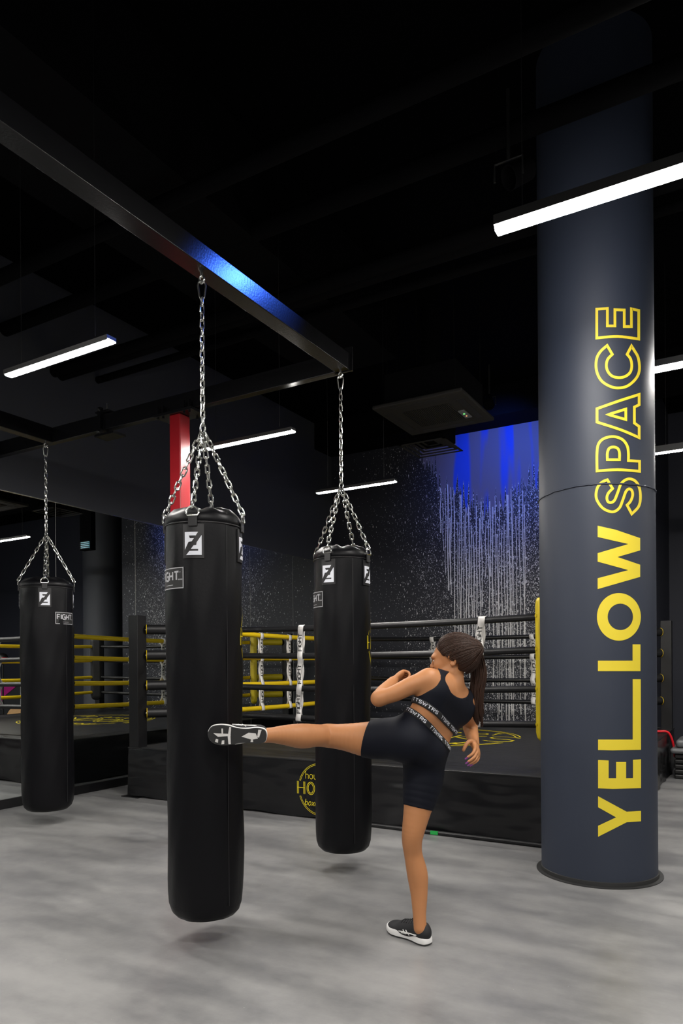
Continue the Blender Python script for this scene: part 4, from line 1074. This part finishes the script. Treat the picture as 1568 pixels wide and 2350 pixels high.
nm = MB()
for (p, d, nrm, sd_) in nails: nm.obox(p + d * .009 - nrm * .004, d * .008, sd_ * .004, nrm * .0012, .001)
obj('nails', nm, M['navel'], bd)
# hair: cap over the skull behind the hairline, gathered into a ponytail
cap = SDF(); cap.ell(H(-.018, .026), ax, (.1, .091, .081), .02).ell(H(-.050, .0), ax, (.066, .075, .072), .04)
cap.cone(H(-.07, .02), H(-.112, .028), .05, .026, .04)
hair_pl = plane(H(.060, .055), (Fv * .80 + -Uv * .60)); ear_cut = SDF(); ear_cut.ell(H(.010, -.03, .07), ax, (.045, .045, .05)).ell(H(.010, -.03, -.07), ax, (.045, .045, .05), .01)
neck_pl = plane(H(-.03, -.062), (Fv * .35 - Uv * 1.))
hp = empty('x', (0, 0, 0), 'x', 'x'); bpy.data.objects.remove(hp)
hr = sdf_obj('hair', lambda q: np.maximum.reduce([cap(q) + .0012 * np.sin((q @ npv(Uv)) * 900) * 0, hair_pl(q), -ear_cut(q), neck_pl(q)]), npv(HC) - .2, npv(HC) + .2, .0036, M['hair'], person, 2)
tie = H(-.118, .026)
def on_cap(d, off):
    r = np.linspace(.03, .19, 170); c_ = npv(HC); d = npv(d.normalized()); s_ = cap(c_[None] + r[:, None] * d[None]) - off; k = len(r) - 1 - int(np.argmax(s_[::-1] < 0)); return Vector(c_ + d * r[min(k + 1, len(r) - 1)])
hs_ = MB(); rg = random.Random(11); tie_d = (tie - HC).normalized(); strands = []
for i in range(260):
    if i < 200:
        th = math.radians(-118 + 236 * (i + rg.random()) / 200)           # along the hairline, ear to ear over the brow
        st = Uv * math.cos(th) + Lv * math.sin(th) + Fv * (.62 if abs(th) < 1.2 else .62 - (abs(th) - 1.2) * 1.25)
    else: st = -Uv * 1.0 + Lv * rg.uniform(-.9, .9) - Fv * rg.uniform(.55, .75)
    d0 = st.normalized(); pts = []; k0 = rg.uniform(0., .12); jit = rg.uniform(-.03, .03); off = rg.uniform(.0004, .0030)
    for j in range(13):
        t = k0 + (.97 - k0) * j / 12; d = (d0 * (1 - t) + tie_d * t).normalized(); d = d + d0.cross(tie_d) * jit * math.sin(t * math.pi); pts.append(on_cap(d, off * math.sin(min(1, t * 4 + .1) * math.pi / 2)))
    strands.append(pts)
for pts in strands: hs_.tube(pts, [.0010] + [.0019] * 11 + [.0012], 5)
obj('combed_strands', hs_, M['hair'], hr, angle=80)
obj('hair_tie', MB().tube([tie + (Uv * math.cos(a) + Lv * math.sin(a)) * .020 for a in [2 * math.pi * i / 16 for i in range(16)]], .006, 8, closed=True), M['band'], hr)
rng = random.Random(5); tail = MB()
core = [tie, P(1098, 1518, 3.37), P(1099, 1552, 3.38), P(1094, 1595, 3.38), P(1097, 1635, 3.38), P(1103, 1668, 3.38)]
def cr(pts, n=7):
    out = []
    for i in range(len(pts) - 1):
        a, b = pts[i], pts[i + 1]; p0 = pts[max(i - 1, 0)]; p3 = pts[min(i + 2, len(pts) - 1)]
        for k in range(n):
            t = k / n; out.append(.5 * ((2 * a) + (b - p0) * t + (2 * p0 - 5 * a + 4 * b - p3) * t * t + (3 * a - p0 - 3 * b + p3) * t**3))
    return out + [pts[-1]]
wid = [.014, .026, .034, .032, .026, .012]
for i in range(230):
    a = rng.uniform(0, 2 * math.pi); r0 = math.sqrt(rng.random()); end = rng.uniform(.72, 1.); pts = []
    for j, c_ in enumerate(core):
        w_ = wid[j] * r0; pts.append(c_ + RT * (math.cos(a) * w_ + rng.uniform(-.004, .004)) + AW * (math.sin(a) * w_ * .8) + UPV * (math.sin(a) * w_ * .4 if j < 2 else rng.uniform(-.01, .01)))
    q = cr(pts, 6); q = q[:max(8, int(len(q) * end))]; m_ = len(q)
    tail.tube(q, [.0034 * (1 - .75 * (k / m_)**3) for k in range(m_)], 5)
obj('ponytail', tail, M['hair'], hr, angle=80)
# shoes
def shoe(origin, fwd, up, side, parent_name='shoe'):
    "running shoe: origin under the heel, fwd towards the toes, side=+1 when its outer side is on fwd x up"
    fwd = fwd.normalized(); up = (up - fwd * up.dot(fwd)).normalized(); sd = fwd.cross(up).normalized() * side
    def W(x, y, z): return origin + fwd * x + sd * y + up * z
    pr = bpy.data.objects.new('shoe', None)
    A = (fwd, sd, up)
    S = SDF()
    S.ell(W(.03, 0, .048), A, (.036, .033, .036), .02).ell(W(.04, 0, .065), A, (.034, .031, .040), .02)
    S.ell(W(.105, .002, .040), A, (.06, .037, .036), .03).ell(W(.175, .006, .030), A, (.062, .043, .030), .03).ell(W(.212, .004, .026), A, (.040, .038, .022), .025)
    S.cone(W(.075, 0, .068), W(.15, .004, .046), .028, .024, .025)
    S.ell(W(.045, 0, .105), A, (.033, .024, .03), .008, neg=True)
    cut = plane(W(0, 0, .017), -up)
    q0, q1 = npv(W(.12, 0, .05)) - .19, npv(W(.12, 0, .05)) + .19
    up_o = sdf_obj('shoe', lambda q: np.maximum(S(q), cut(q)), q0, q1, .003, M['shoe_black'], person, 2)
    ol = [(-.004, .0), (.0, .022), (.012, .033), (.04, .037), (.08, .034), (.115, .036), (.155, .046), (.19, .049), (.22, .044), (.243, .028), (.252, .006), (.248, -.016), (.232, -.034), (.20, -.042), (.165, -.040), (.12, -.030), (.08, -.029), (.04, -.034), (.012, -.030), (.0, -.020)]
    oc = bezier_pts(ol, 4, True); cen = Vector((.12, 0))
    def ring_(z, k, lift=True):
        out = []
        for p in oc:
            e = cen + (p - cen) * k; zz = z + (.012 * max(0, (e.x - .19) / .06)**2 if lift else 0); out.append(W(e.x, e.y, zz))
        return out
    def loft(levels):
        mb = MB(); n = len(oc); vs = []
        for z, k in levels: vs += ring_(z, k)
        fs = [(i * n + j, i * n + (j + 1) % n, (i + 1) * n + (j + 1) % n, (i + 1) * n + j) for i in range(len(levels) - 1) for j in range(n)]
        fs += [tuple(range(n))[::-1], tuple(range((len(levels) - 1) * n, len(levels) * n))]
        return mb.add(vs, fs)
    obj('midsole', loft([(.006, .97), (.010, 1.0), (.024, 1.0), (.031, .97), (.034, .92)]), M['shoe_white'], up_o)
    obj('outsole', loft([(0, .93), (.001, .965), (.006, .985), (.008, .97)]), M['sole'], up_o)
    def patch(pts, z=-.0012):
        tr = MB()
        vs = [W(x, y, z + .012 * max(0, (x - .19) / .06)**2) for x, y in pts] + [W(x, y, .002 + .012 * max(0, (x - .19) / .06)**2) for x, y in pts]; n = len(pts)
        tr.add(vs, [tuple(range(n)), tuple(range(n, 2 * n))[::-1]] + [(i, (i + 1) % n, n + (i + 1) % n, n + i) for i in range(n)])
        obj('tread_insert', tr, M['strap'], up_o, smooth=False)
    patch([(.035, .012), (.060, .018), (.105, .006), (.075, -.012), (.045, -.010)])
    patch([(.020, -.026), (.034, -.026), (.038, .006), (.030, .008)]); patch([(.055, .028), (.066, .028), (.064, .016), (.056, .014)])
    patch([(.150, -.034), (.158, -.034), (.164, .006), (.160, .040), (.150, .040), (.152, .004)])
    patch([(.150, .004), (.205, .010), (.225, -.004), (.205, -.004), (.165, -.004)])
    patch([(.185, -.026), (.191, -.026), (.190, -.002), (.184, -.002)]); patch([(.178, .040), (.190, .042), (.188, .026), (.178, .024)]); patch([(.205, .036), (.218, .032), (.214, .020), (.204, .022)])
    # laces and side stripes on the upper
    lc = MB()
    def on_upper(x, y, z):
        o = npv(W(x, 0, .03)); d = npv(W(x, y, z)) - o; L = np.linalg.norm(d); d = d / L; r = np.linspace(.0, .09, 90); s_ = S(o[None] + r[:, None] * d[None]); k = max(1, int(np.argmax(s_ > 0))); return Vector(o + d * (r[k] + .0008))
    for i in range(5):
        x = .085 + i * .016; lc.tube([on_upper(x, -.020, .07), on_upper(x + .003, -.008, .09), on_upper(x + .003, .008, .09), on_upper(x, .020, .07)], .0024, 6)
    k_ = on_upper(.082, 0, .1)
    for s2 in (1, -1):
        lc.tube([k_, k_ + up * .012 + sd * .014 * s2 - fwd * .006, k_ + up * .004 + sd * .026 * s2, k_ + sd * .006 * s2 + up * .003], .0018, 6); lc.tube([k_, k_ + up * .020 - fwd * .012 + sd * .008 * s2], .0016, 5)
    obj('laces', lc, M['shoe_black'], up_o)
    for s2 in (1, -1):
        sp_ = MB()
        for st in ([(.150, .036), (.120, .042), (.085, .046), (.045, .050)], [(.135, .030), (.105, .038), (.085, .046), (.05, .044)], [(.125, .058), (.110, .030)], [(.108, .062), (.090, .028)]):
            pts = [on_upper(x, .06 * s2, z) for x, z in st]; sp_.tube(cr(pts, 4), .0023, 6, flat=1)
        obj('side_stripes', sp_, M['shoe_white'], up_o)
    return up_o
bpy_fwd = (toe - heel).normalized()
shoe(heel - bpy_fwd * .028 + Vector((0, 0, .001)), bpy_fwd, Vector((0, 0, 1)), 1)
kf = (P(476, 1686, 3.045) - P(611, 1690, 3.055)).normalized()
shoe(P(611, 1689, 3.055), kf, AW * 1. + UPV * .12, 1)
for n_ in list(bpy.data.objects):
    if n_.name.startswith('shoe') and n_.type == 'EMPTY': bpy.data.objects.remove(n_)
